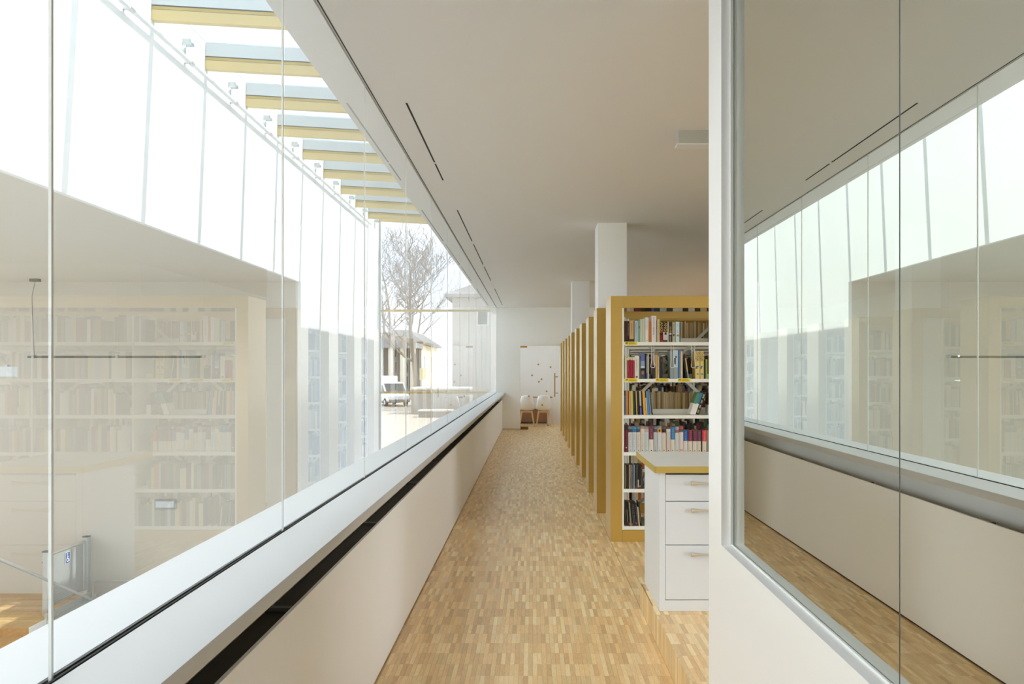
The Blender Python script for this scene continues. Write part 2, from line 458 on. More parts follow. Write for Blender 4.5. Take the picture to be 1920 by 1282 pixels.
# ---- light well: sunlit wall, hall opening, end glazing
JAM = 14.5; LZ = EYE + 1.585; HF = -2.54
aw = MB()
aw.box(AX-.06, AX, JAM, YE+.1, -3.6, 6.3).box(AX-.06, AX, Y0, JAM, LZ, 6.3)
aw = aw.build('wall_atrium', M['atrium_wall']); struct(aw, 'tall sunlit white rendered wall across the light well', 'wall')
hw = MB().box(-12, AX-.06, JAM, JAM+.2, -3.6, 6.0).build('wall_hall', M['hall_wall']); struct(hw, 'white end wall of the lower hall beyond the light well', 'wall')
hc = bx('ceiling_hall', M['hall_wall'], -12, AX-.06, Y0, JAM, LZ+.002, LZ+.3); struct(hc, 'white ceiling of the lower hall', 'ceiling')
hs = MB().box(-12.2, -12, Y0, JAM+.2, -3.6, -1.6).box(-12.2, -12, Y0, JAM+.2, 2.2, 6.0)  # unseen wall, openings left in it to bring daylight into the hall
for y in (Y0, 1.5, 5.5, 9.5): hs.box(-12.2, -12, y, y+2.6, -1.6, 2.2)
hs.box(-12.2, -12, 13.4, JAM+.2, -1.6, 2.2)
hs = hs.build('wall_hall_side', M['hall_wall']); struct(hs, 'unseen outer wall of the lower hall with openings added for daylight', 'wall')
hn = MB().box(-12, OX, Y0-.2, Y0, -3.6, 6.3).build('wall_hall_near', M['white_wall']); struct(hn, 'white wall closing the light well behind the viewer', 'wall')
w4 = empty('window_4', (AX, YE, 0)); struct(w4, 'tall end glazing of the light well with gold transoms', 'window')
for a, b in ((AX, -2.68), (-2.68, OX)):
    for z0, z1 in ((-3.6, .87), (.93, 3.12), (3.18, 5.6)):
        child(MB().box(a+.004, b-.004, YE, YE+.012, z0, z1).build('pane', M['end_glass']), w4)
for z in (.87, 3.12): child(MB().box(AX, OX, YE-.03, YE+.05, z, z+.06).build('transom', M['gold_beam']), w4)
child(MB().box(-2.683, -2.677, YE+.001, YE+.011, -3.6, 5.6).build('joint_seal', M['seal']), w4)
child(MB().box(AX, AX+.05, YE-.04, YE+.06, -3.6, 5.6).build('frame_post', M['alu']), w4)
af = bx('floor_atrium', M['white_wall'], -12, OX, Y0, YE, -3.7, -3.6); struct(af, 'pale floor at the bottom of the light well', 'floor')

# ---- skylight beams
BD = [8.81 + 1.4485*k for k in range(-3, 9)]
SLOPE = -.085/1.474
def bz(x): return EYE + 3.866 + SLOPE*(x - AX)
def sheared(mb_boxes):
    """boxes (y0,y1,dz0,dz1,x0,x1) following the roof slope, as one MB"""
    mb = MB()
    for (y0, y1, a, b, x0, x1) in mb_boxes:
        mb.prism([(x0, bz(x0)+a), (x1, bz(x1)+a), (x1, bz(x1)+b), (x0, bz(x0)+b)], 'y', y0, y1)
    return mb
X0, X1 = AX+.002, OX-.002
meB = sheared([(0, .08, 0, .118, X0, X1)]).mesh('beam', M['gold_beam'])
meL = sheared([(.010, .07, .118, .160, X0, X1)]).mesh('beam_lip', M['gold_lip'])
meG = sheared([(.004, .076, .160, .170, X0, X1), (-.001, .081, .116, .119, X0, X1)]).mesh('gasket', M['alu_dark'])
meA = sheared([(.0, .08, .170, .215, X0, X1), (.012, .068, .215, .34, X0, X1)]).mesh('glazing_bar', M['alu'])
for k, d in enumerate(BD):
    e = empty('skylight_beam', (0, d, 0))
    far = len(BD) - 1 - k
    tag(e, ('gold and aluminium skylight beam, last one against the end glazing' if far == 0 else
            'gold and aluminium skylight beam, %s one before the end glazing' % ORD[far]), 'beam', 'skylight beams over the light well', 'structure')
    for nme, me in (('beam', meB), ('beam_lip', meL), ('gasket', meG), ('glazing_bar', meA)): put(nme, me, e)
sk = empty('window_5', (AX, 10, 5.6)); struct(sk, 'sloping glass skylight over the light well', 'window')
for a, b in zip(BD, BD[1:]):
    child(sheared([(a+.045, b+.035, .345, .365, X0, X1)]).build('pane', M['roof_glass']), sk)
child(sheared([(BD[-1]+.045, YE, .345, .365, X0, X1)]).build('pane', M['roof_glass']), sk)
child(sheared([(YE-.05, YE+.06, .2, .36, X0, X1)]).build('edge_beam', M['gold_beam']), sk)

# ================================================================== THINGS IN THE LIGHT WELL
rl = empty('curtain_rail', (AX, 14, 5.2)); tag(rl, 'slim white metal rail along the top of the sunlit wall', 'rail')
RXX, RZZ = AX+.075, EYE+3.715
child(MB().tube([(RXX, 5.0, RZZ), (RXX, 20.35, RZZ)], .028, 10).build('rail_tube', M['lamp_white'], smooth=True), rl)
for k in range(11):
    y = 5.3 + 1.4485*k
    child(MB().box(AX, RXX, y, y+.03, RZZ-.008, RZZ+.008).tube([(RXX, y-.03, RZZ), (RXX, y+.06, RZZ)], .031, 10).build('rail_bracket', M['steel']), rl)
clip = MB().box(.0, .10, 0, .012, 0, .07).box(.0, .10, .10, .112, .01, .06).box(.085, .10, 0, .112, .035, .05).box(.0, .02, .05, .06, -.16, -.02).mesh('wall_clip', M['alu'])
for k in range(3, 12):
    o = put('wall_clip', clip, None, (AX, BD[k]+.78, EYE+3.91))
    tag(o, 'small grey metal clip above the white wall rail, %s from the far end' % ORD[11-k], 'clip', 'clips above the rail')

# hall lamps
def cyl_wire(pts, r): return MB().tube(pts, r, 6)
pl = empty('pendant_lamp', (-7.3, 14.0, 1.76)); tag(pl, 'long slim grey pendant bar lamp hanging in the lower hall', 'lamp')
lx0, lx1, ly = PX(53, 14.0), PX(383, 14.0), 14.0
lz = PZ(669, ly)
child(MB().box(lx0, lx1, ly-.03, ly+.03, lz-.020, lz+.020).build('lamp_bar', M['pendant_grey'], bevel=.004), pl)
hz = LZ+.002
child(MB().box(PX(58,ly), PX(74,ly), ly-.05, ly+.05, hz-.05, hz).build('canopy', M['pendant_grey'], bevel=.006), pl)
child(cyl_wire([(PX(66,ly), ly, hz-.05), (PX(60,ly), ly, hz-.3), (PX(60.5,ly), ly, hz-.6), (PX(62,ly), ly, hz-.9), (PX(64.5,ly), ly, lz+.02)], .004).build('power_cord', M['seal_dark']), pl)
for x in (63, 220, 382):
    child(cyl_wire([(PX(x,ly), ly, hz), (PX(x,ly), ly, lz+.018)], .0022).build('suspension_wire', M['steel']), pl)
    child(MB().box(PX(x,ly)-.02, PX(x,ly)+.02, ly-.035, ly+.035, lz-.022, lz+.035).build('wire_clip', M['lamp_grey']), pl)
p2 = empty('pendant_lamp', (-7.4, 9.5, 1.5)); tag(p2, 'white pendant box lamp cut by the photo edge, hung nearer in the lower hall', 'lamp')
y2 = 9.5; e2 = PX(28, y2)
child(MB().box(e2-2.4, e2, y2-.05, y2+.05, PZ(706,y2), PZ(687,y2)).build('lamp_bar', M['lamp_white'], bevel=.006), p2)
child(cyl_wire([(e2-.09, y2, PZ(687,y2)), (e2-.20, y2, PZ(655,y2)), (e2-.30, y2, hz)], .003).build('power_cord', M['steel']), p2)
child(cyl_wire([(e2-2.3, y2, PZ(687,y2)), (e2-2.3, y2, hz)], .003).build('suspension_wire', M['steel']), p2)
child(MB().box(e2-.11, e2-.07, y2-.03, y2+.03, PZ(687,y2), PZ(684,y2)).build('wire_clip', M['steel']), p2)
# emergency light
dE = JAM
em = empty('emergency_light', (PX(311,dE), dE, PZ(944,dE))); tag(em, 'small rectangular white emergency light with grey rim on hall wall', 'light')
x0, x1, z0, z1 = PX(292,dE), PX(331,dE), PZ(953,dE), PZ(936,dE)
child(MB().box(x0, x1, dE-.05, dE, z0, z1).build('housing', M['lamp_grey'], bevel=.012), em)
child(MB().box(x0+.025, x1-.025, dE-.062, dE-.05, z0+.025, z1-.025).build('diffuser', M['lamp_white'], bevel=.004), em)

# hall floor with boards, steps and lift gate
hf = bx('floor_hall', mat('hall_board_bed', hexlin(120, 90, 50), .8), -12, -7.955, 12.57, JAM, -3.6, HF-.02)
struct(hf, 'oak boarded landing of the lower hall', 'floor')
HW = [(200,166,114),(208,174,124),(192,156,104),(204,170,118)]
y = 12.56; j = 0
while y < JAM-.02:
    x = -12.0 + (.5 if j % 2 else 0)
    while x < -7.96:
        x2 = min(x+1.2, -7.95); r, g, b = random.choice(HW)
        MB().box(x+.001, x2-.001, y+.001, min(y+.138, JAM-.002), HF-.02, HF, c=hexlin(r,g,b)).build('floor_board', M['hall_wood'], hf)
        x = x2
    y += .14; j += 1
MB().box(-12, -7.95, 12.548, 12.56, HF-.2, HF, c=hexlin(196,150,92)).build('step_riser', M['hall_wood'], hf)
MB().box(-7.955, -7.943, 12.56, JAM, HF-.5, HF+.004).build('edge_fascia', M['white_wall'], hf)
lo = MB().box(-12, -8.36, 10.5, 12.54, -3.6, HF-.2, c=hexlin(206,166,108)).build('floor_lower', M['hall_wood'])
struct(lo, 'lower oak landing one step down in the hall', 'floor')
sb = MB().box(-8.33, -7.95, 12.2, 12.545, -3.6, HF-.12, c=hexlin(190,146,90)).build('step_block', M['hall_wood'])
tag(sb, 'oak step block at the edge of the hall landing', 'step')
ga = empty('lift_gate', (-8.07, 13.85, HF)); tag(ga, 'grey platform lift gate with perforated panel and wheelchair sign', 'gate')
gx = -8.07
for yy in (13.22, 14.4):
    child(MB().box(gx-.045, gx+.045, yy-.05, yy+.05, HF, HF+1.05).build('post', M['alu'], bevel=.012), ga)
    child(MB().box(gx-.05, gx+.05, yy-.055, yy+.055, HF+1.05, HF+1.065).build('post_cap', M['alu_dark']), ga)
child(MB().tube([(gx, 13.27, HF+.98), (gx, 14.34, HF+.98)], .022, 8).tube([(gx, 13.27, HF+.12), (gx, 14.34, HF+.12)], .018, 8).tube([(gx,14.31,HF+.12),(gx,14.31,HF+.98)], .018, 8).build('gate_frame', M['steel'], smooth=True), ga)
pf = MB()
z = HF+.14
while z < HF+.95:
    pf.box(gx-.004, gx+.004, 13.27, 14.30, z, z+.012); z += .019
y = 13.38
while y < 14.30:
    pf.box(gx-.003, gx+.003, y, y+.012, HF+.14, HF+.95); y += .03
o = child(pf.build('perforated_panel', mat('grey_perforated_sheet', (.44,.45,.44), .6, metal=.1)), ga); o['kind'] = 'stuff'
blue = mat('sign_blue', hexlin(52, 84, 150), .5); wht = mat('sign_white', (.85,.85,.85), .5)
sg = child(MB().box(gx+.012, gx+.018, 13.72, 13.86, HF+.72, HF+.92).build('wheelchair_sign', wht), ga)
sb2 = MB().box(gx+.018, gx+.0195, 13.728, 13.852, HF+.728, HF+.912).build('sign_field', blue, sg); sb2.matrix_parent_inverse = Matrix.Identity(4)
sym = MB()
cyy, czz = 13.782, HF+.785
ring = [(gx+.0205, cyy+.030*math.cos(t), czz+.030*math.sin(t)) for t in [math.radians(a) for a in range(110, 400, 20)]]
sym.tube(ring, .006, 5)
sym.tube([(gx+.0205, cyy-.004, HF+.862), (gx+.0205, cyy, HF+.80), (gx+.0205, cyy+.036, HF+.80), (gx+.0205, cyy+.052, HF+.752)], .007, 5)
sym.tube([(gx+.0205, cyy-.002, HF+.838), (gx+.0205, cyy+.028, HF+.838)], .005, 5)
sym.tube([(gx+.019, cyy-.006, HF+.886), (gx+.0215, cyy-.006, HF+.886)], .013, 10)
sym.build('wheelchair_symbol', wht, sg)
child(MB().box(gx+.045, gx+.055, 13.2, 13.22, HF+.62, HF+.66).build('gate_switch', M['alu_dark']), ga)
child(MB().box(gx-.075, gx-.045, 13.21, 13.23, HF+.86, HF+.89).build('gate_button', M['alu_dark']), ga)
child(MB().box(gx-.03, gx+.06, 13.14, 13.18, HF-.02, HF+.12).build('hinge_foot', M['steel']), ga)
# lift platform beside the gate
lp = MB().box(gx+.10, -7.15, 13.0, 14.35, HF-.06, HF-.02)
lp.box(gx+.10, gx+.14, 13.0, 14.35, HF-.02, HF+.08)
lp = lp.build('lift_platform', M['alu']); tag(lp, 'grey metal lift platform beside the perforated gate', 'platform')
MB().box(-7.15, -7.05, 13.6, 14.3, -3.6, HF+.0).box(gx+.2, -7.15, 13.4, 14.2, -3.6, HF-.06).build('lift_base', M['alu_dark'], lp)
# handrails
hr = MB().tube([(-7.5, 9.6, -.35), (-7.5, PX(0,1) and 11.2, -1.13), (-7.5, 13.59, -2.40), (-7.5, 14.1, -2.67)], .024, 8)
hr = hr.build('handrail', M['steel'], smooth=True); tag(hr, 'sloping steel tube handrail crossing in front of the lift gate', 'handrail')
for t in (.98,):
    yy = 9.7 + t*4.3; zz = -.40 - (yy-9.6)*.515
    MB().tube([(-7.5, yy, zz), (-7.5, yy, -3.6)], .018, 8).build('baluster', M['steel'], hr, smooth=True)
h2y = 14.3
hr2 = MB().tube([(PX(174,h2y), h2y, HF-.55), (PX(174,h2y), h2y, PZ(1097,h2y)), (PX(176.5,h2y), h2y, PZ(1091,h2y)), (PX(181,h2y), h2y, PZ(1089,h2y)), (PX(262,h2y), h2y, PZ(1089,h2y)), (PX(268,h2y), h2y, PZ(1093,h2y)), (PX(270,h2y), h2y, HF-.55)], .017, 8)
hr2 = hr2.build('guard_rail', M['steel'], smooth=True); tag(hr2, 'low looped steel guard rail by the hall end wall', 'rail')
MB().box(PX(176,h2y), PX(268,h2y), h2y-.03, h2y+.03, -3.6, HF-.5).build('guard_kerb', M['alu'], hr2)

# ================================================================== LIBRARY SHELVES
UZ = [1.783, 1.454, 1.130, .798, .469, .136]
GT = 2.195
def shelf_row(k, nb, label, full):
    y = RY[k]; e = empty('bookshelf', (0, y, 0)); tag(e, label, 'bookshelf', 'gold framed shelf rows')
    colrow = k in (1, 5)
    u0 = .7985 if not colrow else 1.016
    xe = .83 + .905*nb + .015
    D = .47
    if colrow:
        MB().box(.688, .696, 0, D, 0, GT).box(.688, .7985, -.002, .028, 0, GT).build('end_post', M['gold'], e)
    else:
        MB().box(.696, .7985, 0, D, 0, GT).build('end_post', M['gold'], e, bevel=.002)
    MB().box(.800, xe+.1, 0, .028, 2.089, GT).build('top_rail', M['gold'], e, bevel=.0015)
    x_r = u0 + .018 if not colrow else u0
    MB().box(x_r, xe+.1, D-.028, D, 2.022, 2.088).build('rear_top_rail', M['gold'], e)
    MB().box(x_r if colrow else .800, xe+.1, 0, .022, 0, .103).build('plinth', M['gold'], e, bevel=.0015)
    MB().box(x_r if colrow else .800, xe+.1, D-.022, D, 0, .103).build('rear_plinth', M['gold'], e)
    MB().box(xe+.1, xe+.2, 0, D, 0, GT).build('end_post', M['gold'], e)
    MB().box(xe+.085, xe+.099, .03, D-.03, .104, 2.0).build('upright', M['shelf'], e)
    ups = [u0+.001] + [.815 + .905*b for b in range(1, nb+1)]
    for i, x in enumerate(ups):
        z1 = 2.085 if i == 0 else 2.02
        MB().box(x, x+.0155, .004 if i else .0035, D-.004 if z1 > 2.05 and i else D-.03, .104, z1 if i else 2.086).build('upright', M['shelf'], e)
        # slotted centre column of the upright
        MB().box(x+.016, x+.052, .212, .258, .104, 2.02).build('upright_column', M['shelf'], e)
    bays = list(zip(ups, ups[1:]))
    for a, b in bays:
        for z in UZ:
            s = MB()
            s.box(a+.0165, b-.001, .006, .228, z-.031, z)
            s.box(a+.0165, b-.001, .228, .234, z-.031, z+.043)
            s.build('shelf', M['shelf'], e, bevel=.0012 if full else 0)
            s = MB()
            s.box(a+.0165, b-.001, .242, D-.006, z-.031, z)
            s.box(a+.0165, b-.001, .236, .242, z-.031, z+.043)
            s.build('rear_shelf', M['shelf'], e)
        if full:
            cx = (a+b)/2 + .004; hw_ = (b-a)/2 - .055
            for cz in (1.575, .57):
                for sgn in (-1, 1):
                    c1 = Vector((cx-hw_, .2345+.0012*sgn, cz-sgn*hw_*.946)); c2 = Vector((cx+hw_, .2345+.0012*sgn, cz+sgn*hw_*.946))
                    dd = (c2-c1).normalized(); pr = Vector((-dd.z, 0, dd.x))*.014
                    m = MB(); q = [c1-pr, c2-pr, c2+pr, c1+pr]
                    yy = Vector((0, .0008, 0))
                    m.face([p-yy for p in q]); m.face([p+yy for p in reversed(q)])
                    for i in range(4): m.face([q[i]+yy, q[(i+1)%4]+yy, q[(i+1)%4]-yy, q[i]-yy])
                    m.build('cross_brace', M['brace'], e)
    return e
rowtxt = ['nearest gold framed bookshelf row, filled with books beside the cabinet']
for k in range(1, 10):
    rowtxt.append('gold framed bookshelf row, %s back from the cabinet%s' % (ORD[k], ', around a white column' if k in (1,5) else ', right before the glass door' if k == 9 else ''))
row1 = shelf_row(0, 3, rowtxt[0], True)
NB = {1: 4, 2: 4, 3: 3, 4: 1, 5: 1, 6: 1, 7: 1, 8: 1, 9: 1}
for k in range(1, 10): shelf_row(k, NB.get(k, 2), rowtxt[k], False)

# yellow shelf labels on the nearest row
def ux(u): return (1164 + u/11.43 - 999)/209.75
for (u0, u1, zt) in ((90,355,UZ[0]),(90,355,UZ[1]),(750,1020,UZ[1]),(1225,1485,UZ[1])):
    xa, xb = ux(u0), ux(u1)
    l = MB().box(xa-.004, xb+.006, .0015, .0058, zt-.032, zt+.004).build('label_holder', M['shelf'], row1)
    c = MB().box(xa, xb, .0005, .0015, zt-.026, zt+.003).build('shelf_label', M['yellow'], l)
    t = MB()
    t.box(xa+.004, xa+.026, .0001, .0005, zt-.014, zt-.004)
    for r_, w_ in ((-.007, .055), (-.013, .062), (-.019, .07)): t.box(xa+.034, xa+.034+w_, .0001, .0005, zt+r_-.0012, zt+r_+.0012)
    t.build('printed_lines', M['print'], l)

# wire bookends hanging below the top shelf
for i, (ua, ub) in enumerate(((668,712),(1085,1135),(1530,1590))):
    mid = (ua+ub)/2; y = RY[0]+.012
    def zz(v): return EYE + (692-(640+v/11.43))/209.75
    zt = UZ[0]-.031
    pts = [(ux(ua), y+.03, zt), (ux(ua), y, zt-.012), (ux(ua), y, zz(400)), (ux(mid-44), y, zz(520)), (ux(mid-40), y, zz(548)), (ux(mid-25), y, zz(558)),
           (ux(mid+25), y, zz(558)), (ux(mid+40), y, zz(548)), (ux(mid+44), y, zz(520)), (ux(ub), y, zz(400)), (ux(ub), y, zt-.012), (ux(ub), y+.03, zt)]
    o = MB().tube(pts, .0026, 6).build('wire_bookend', mat('white_wire', (.78,.78,.72), .4) if i == 0 else bpy.data.materials['white_wire'], smooth=True)
    tag(o, 'white wire bookend hanging under the top shelf, %s' % ('nearest the gold post', 'in the middle of three', 'before the two yellow books')[i], 'bookend', 'hanging wire bookends')

# ------------------------------------------------------------------ books
def C(s):
    return hexlin(int(s[0:2],16), int(s[2:4],16), int(s[4:6],16))
PAGE = C('d2c29a')
def book_mesh(w, h, dep, col, bands=(), rnd=0.0, pages=PAGE, fore=False):
    """spine towards -Y at y=0, left edge x=0; bands = (z0,z1,color[,x0,x1]) fractions printed on the spine"""
    mb = MB(); t = min(.0025, w*.2)
    if fore:      # turned round: page edges towards the viewer
        mb.box(0, t*.6, 0, dep, 0, h, c=col); mb.box(w-t*.6, w, 0, dep, 0, h, c=col)
        mb.box(t*.6, w-t*.6, .003, dep, .002, h-.002, c=pages)
        return mb.mesh('book', M['book'])
    cuts = sorted({0.0, 1.0} | {b[0] for b in bands if len(b) == 3} | {b[1] for b in bands if len(b) == 3})
    n = 4 if rnd else 1
    for a, b in zip(cuts, cuts[1:]):
        cc = col
        for bd in bands:
            if len(bd) == 3 and bd[0] <= a+1e-6 and b <= bd[1]+1e-6: cc = bd[2]
        prof = [(w*i/n, (-rnd*math.sin(PI*i/n)) if rnd else 0) for i in range(n+1)]
        mb.prism([(x, yy) for x, yy in prof] + [(w, .004), (0, .004)], 'z', h*a, h*b, c=cc)
        mb.box(0, t, .004, dep, h*a, h*b, c=cc); mb.box(w-t, w, .004, dep, h*a, h*b, c=cc)
    mb.box(t, w-t, .004, dep-.004, .003, h-.004, c=pages)
    for bd in bands:
        if len(bd) == 5:
            z0, z1, cc, x0, x1 = bd
            mb.box(w*x0, w*x1, -.0006-rnd, .001, h*z0, h*z1, c=cc)
    return mb.mesh('book', M['book'])

def title(col, a=.45, b=.85, x0=.35, x1=.65):
    """broken line of small print marks up a spine"""
    out = []; z = a
    rr = random.Random(int((a+b)*1000))
    while z < b:
        if rr.random() < .16: z += .022; continue
        l = rr.uniform(.010, .020); k = rr.choice((0, 1, 2)); m = x0 + (x1-x0)*rr.uniform(.3, .6)
        if k == 0: out += [(z, z+.007, col, x0, x1), (z+.007, z+l, col, x0, x0+(x1-x0)*.3)]
        elif k == 1: out += [(z, z+l, col, x0, m-.04*(x1-x0)), (z, z+.006, col, m, x1)]
        else: out += [(z, z+.006, col, x0, x1), (z+.006, z+l, col, m, x1)]
        z += l + .010
    return out
def place(name, me, x, y, z, lean, label, group):
    o = put(name, me, None, (x, y, z)); o.rotation_euler = (0, lean, 0)
    tag(o, label, 'book', group); return o
YB = RY[0] + .016
def ztop(y0, v): return EYE + (692 - (y0 + v/11.43))/209.75
def shelf_books(items, zi, y0, rowname, dep=.15):
    """items: (u0,u1,vtop,colour,words[,bands,opts])"""
    z = UZ[zi] + .0005
    for i, it in enumerate(items):
        u0, u1, v, col, words = it[:5]
        bands = it[5] if len(it) > 5 else []
        op = it[6] if len(it) > 6 else {}
        xa, xb = ux(u0)+.0004, ux(u1)-.0004
        h = ztop(y0, v) - UZ[zi]
        lean = op.get('lean', 0.0)
        if lean: h = h/math.cos(lean) - .5*(xb-xa)*abs(math.sin(lean))
        me = book_mesh(xb-xa, h, op.get('dep', dep), C(col), bands, op.get('rnd', 0), pages=op.get('pages', PAGE))
        zz_ = z
        if lean < 0: zz_ = z; 
        if lean > 0: zz_ = z + (xb-xa)*math.sin(lean)
        o = place('book', me, xa, YB + op.get('dy', random.uniform(0,.006)), zz_, lean,
                  '%s, %s from gold post on %s' % (words, ORD[i], rowname), 'books on the ' + rowname)
W_, K_ = C('e4e0d8'), C('14110f')
S1 = [(80,103,355,'5a1c1a','thin maroon book', ()), (104,149,358,'3a2216','dark brown book', [(.0,.12,C('1a1210'))]),
 (150,188,362,'141212','black book with grey print', title(C('9a9a96'),.3,.9,.2,.7)),
 (190,285,350,'c8a06a','thick sandy orange book', [(.0,.14,C('3c2a1c')), *title(C('6a4a28'),.3,.85)]),
 (300,384,355,'a9bac0','pale blue grey book', title(C('3c4a50'),.25,.9,.25,.45)),
 (385,419,326,'7f9c84','green book', [(.6,.7,C('8a3a30'),.2,.8)]),
 (420,472,318,'c3c9b4','pale sage book'), (473,529,315,'bcc2ac','second pale sage book'),
 (531,600,286,'e2deda','white book with thin title', [(.5,.95,C('9aa0a4'),.45,.6), (.04,.08,C('303030'),.4,.6)]),
 (602,660,375,'bf6f22','bright orange book'),
 (664,768,250,'ddd6d4','tallest thick white book with grey title', [*title(C('6a6468'),.2,.55,.3,.65), *title(C('a89098'),.56,.95,.35,.65)]),
 (770,785,350,'7470aa','thin violet book', [(.6,1,C('8a3a70'))]),
 (787,840,320,'cfc47c','yellow green book', title(C('7a7440'),.3,.9)),
 (842,914,370,'1a1412','black book with gold letters and a red foot', [(.45,.53,C('b83020')), (.0,.1,C('a02020')), (.1,.34,C('6a1414')), (.56,.57,C('c8a860'),.2,.8)]),
 (916,1008,378,'c9c2be','white book with gold lettered black head', [(.5,1,C('241c16')), (0,.1,C('30304a')), (.53,.54,C('d0b050'),.2,.8), (.36,.48,C('2a2620'),.3,.8)]),
 (1010,1031,370,'d8c9a0','thin cream book'),
 (1033,1108,380,'37302a','dark book with ornament', [*title(C('c8a84a'),.5,.8,.3,.8), (.36,.46,C('c8c4bc'),.2,.8), (.02,.3,C('8a8478'),.3,.6)]),
 (1111,1178,386,'b3ac90','grey tan book', [(.3,.4,C('203c4a'),.2,.7), *title(C('6a6450'),.45,.9)]),
 (1184,1264,376,'c3dde2','pale sky blue book', [(.28,.37,C('b8803a'),.25,.9), *title(C('7a9aa0'),.42,.9)]),
 (1266,1288,402,'3a3030','thin dark brown book')]
shelf_books(S1, 0, 570, 'top shelf')
RED = 'a22436'
S2 = [(90,137,330,'cfcfb0','cream book'),
 (140,179,338,RED,'red book with cream head', [(.86,1,C('d6cfae'))], {'rnd':.005}), (180,218,330,RED,'second red book with cream head', [(.87,1,C('d6cfae'))], {'rnd':.005}),
 (219,256,334,RED,'third red book with cream head', [(.86,1,C('d6cfae'))], {'rnd':.005}), (257,299,338,RED,'fourth red book with cream head', [(.86,1,C('d6cfae'))], {'rnd':.005}),
 (302,398,312,'ddd8d0','thick white book with red title', [*title(C('a03a3a'),.3,.85,.4,.6), (.05,.11,C('302c2a'),.25,.7)]),
 (402,430,336,'566c3c','olive green book'),
 (433,519,256,'5a68a0','tall navy picture book', [(0,.33,C('3a4450')), (.33,.42,C('202026')), (.42,.5,C('c8ccd4')), (.5,.7,C('8a98c0')), (.17,.3,C('b06a6a'),.2,.8)]),
 (521,551,262,'121214','tall black book'), (553,579,300,'8088a4','grey blue book', [(0,.25,C('3a50a0'))]),
 (581,607,256,'cdbf8c','cream and gold thin book'),
 (700,749,278,'b4a4a2','mauve grey book', [(0,.55,C('3a3434'))]), (751,794,282,'cca45a','ochre book'),
 (800,832,322,'d8cfb4','cream patterned book', title(C('3a342c'),.2,.9,.1,.6)),
 (836,905,330,'1c2420','big dark green black book', [(.78,.9,C('6a3a34'),.4,.8)]),
 (1068,1138,190,'93a09c','tall grey book'), (1142,1232,186,'c2cedb','tall pale blue patterned book', [(.5,.72,C('3c4454'),.1,.5), (.72,.8,C('3c4454'),.4,.7), (0,.4,C('9aa4a8'))]),
 (1234,1262,186,'3f70a4','blue book'), (1263,1290,186,'6f92b8','light blue book'),
 (1292,1334,226,'d4bf92','tall beige book'),
 (1610,1706,212,'dcc476','thick yellow book with black title and blue dot'), (1712,1786,212,'dcc476','narrower yellow book with black title and blue dot'),
 (1790,1828,392,'2a3424','short dark green book'), (1830,1866,382,'a8b83a','short lime and black book', title(C('1c2014'),.1,.9,.2,.6))]
shelf_books(S2, 1, 640, 'second shelf')
# leaning pair on the second shelf
for (ub, wt, col, words, ln, vt) in ((1405,38,'17120e','black book leaning left on the tall beige book',-.14,330), (1447,24,'cdb489','thin cream book leaning left over the black one',-.14,345)):
    h = (ztop(640, vt) - UZ[1])/math.cos(ln)
    me = book_mesh(wt/11.43/209.75, h*.96, .15, C(col), [(0,.35,C('8ea4aa'))] if col == 'cdb489' else [])
    place('book', me, ux(ub), YB+.004, UZ[1]+.0005, ln, words + ' on the second shelf', 'books on the second shelf')
# printed titles and dots of the two yellow books
def text_mesh(txt, size):
    cu = bpy.data.curves.new('spine_title', 'FONT'); cu.body = txt; cu.size = size; cu.extrude = .0003; cu.align_x = 'LEFT'; cu.align_y = 'CENTER'
    ob = bpy.data.objects.new('tmp', cu); COL.objects.link(ob)
    dg = bpy.context.evaluated_depsgraph_get(); me = bpy.data.meshes.new_from_object(ob.evaluated_get(dg))
    bpy.data.objects.remove(ob); return me
ink = mat('black_ink', (.02,.02,.02), .6); dot = mat('blue_ink', hexlin(70,130,170), .6)
try:
    tm = text_mesh('\u0160VEJK', .034); tm.materials.clear(); tm.materials.append(ink)
    goldink = mat('gold_ink', hexlin(206,176,92), .5)
    ta = text_mesh('ANG', .036); ta.materials.clear(); ta.materials.append(goldink)
    for o in [o for o in COL.objects if o.name.startswith('book') and 'gold letter' in o.get('label','')]:
        t = put('spine_title', ta, o, (o.dimensions.x*.5, -.0008, o.dimensions.z*.97)); t.rotation_euler = (PI/2, PI/2, 0)
    ys = [o for o in COL.objects if o.name.startswith('book') and 'yellow book' in o.get('label','')]
    for o in ys:
        w = o.dimensions.x; h = o.dimensions.z
        t = put('spine_title', tm, o, (w*.45, -.0008, h*.97)); t.rotation_euler = (PI/2, PI/2, 0)
        d = MB().tube([(w*.5, -.0006, h*.17), (w*.5, .002, h*.17)], .0085, 12).build('spine_dot', dot, o)
        MB().box(w*.05, w*.45, -.0006, .001, h*.36, h*.46).box(w*.3, w*.7, -.0006, .001, h*.42, h*.47).build('spine_picture', dot, o)
except Exception as ex:
    print('title', ex)
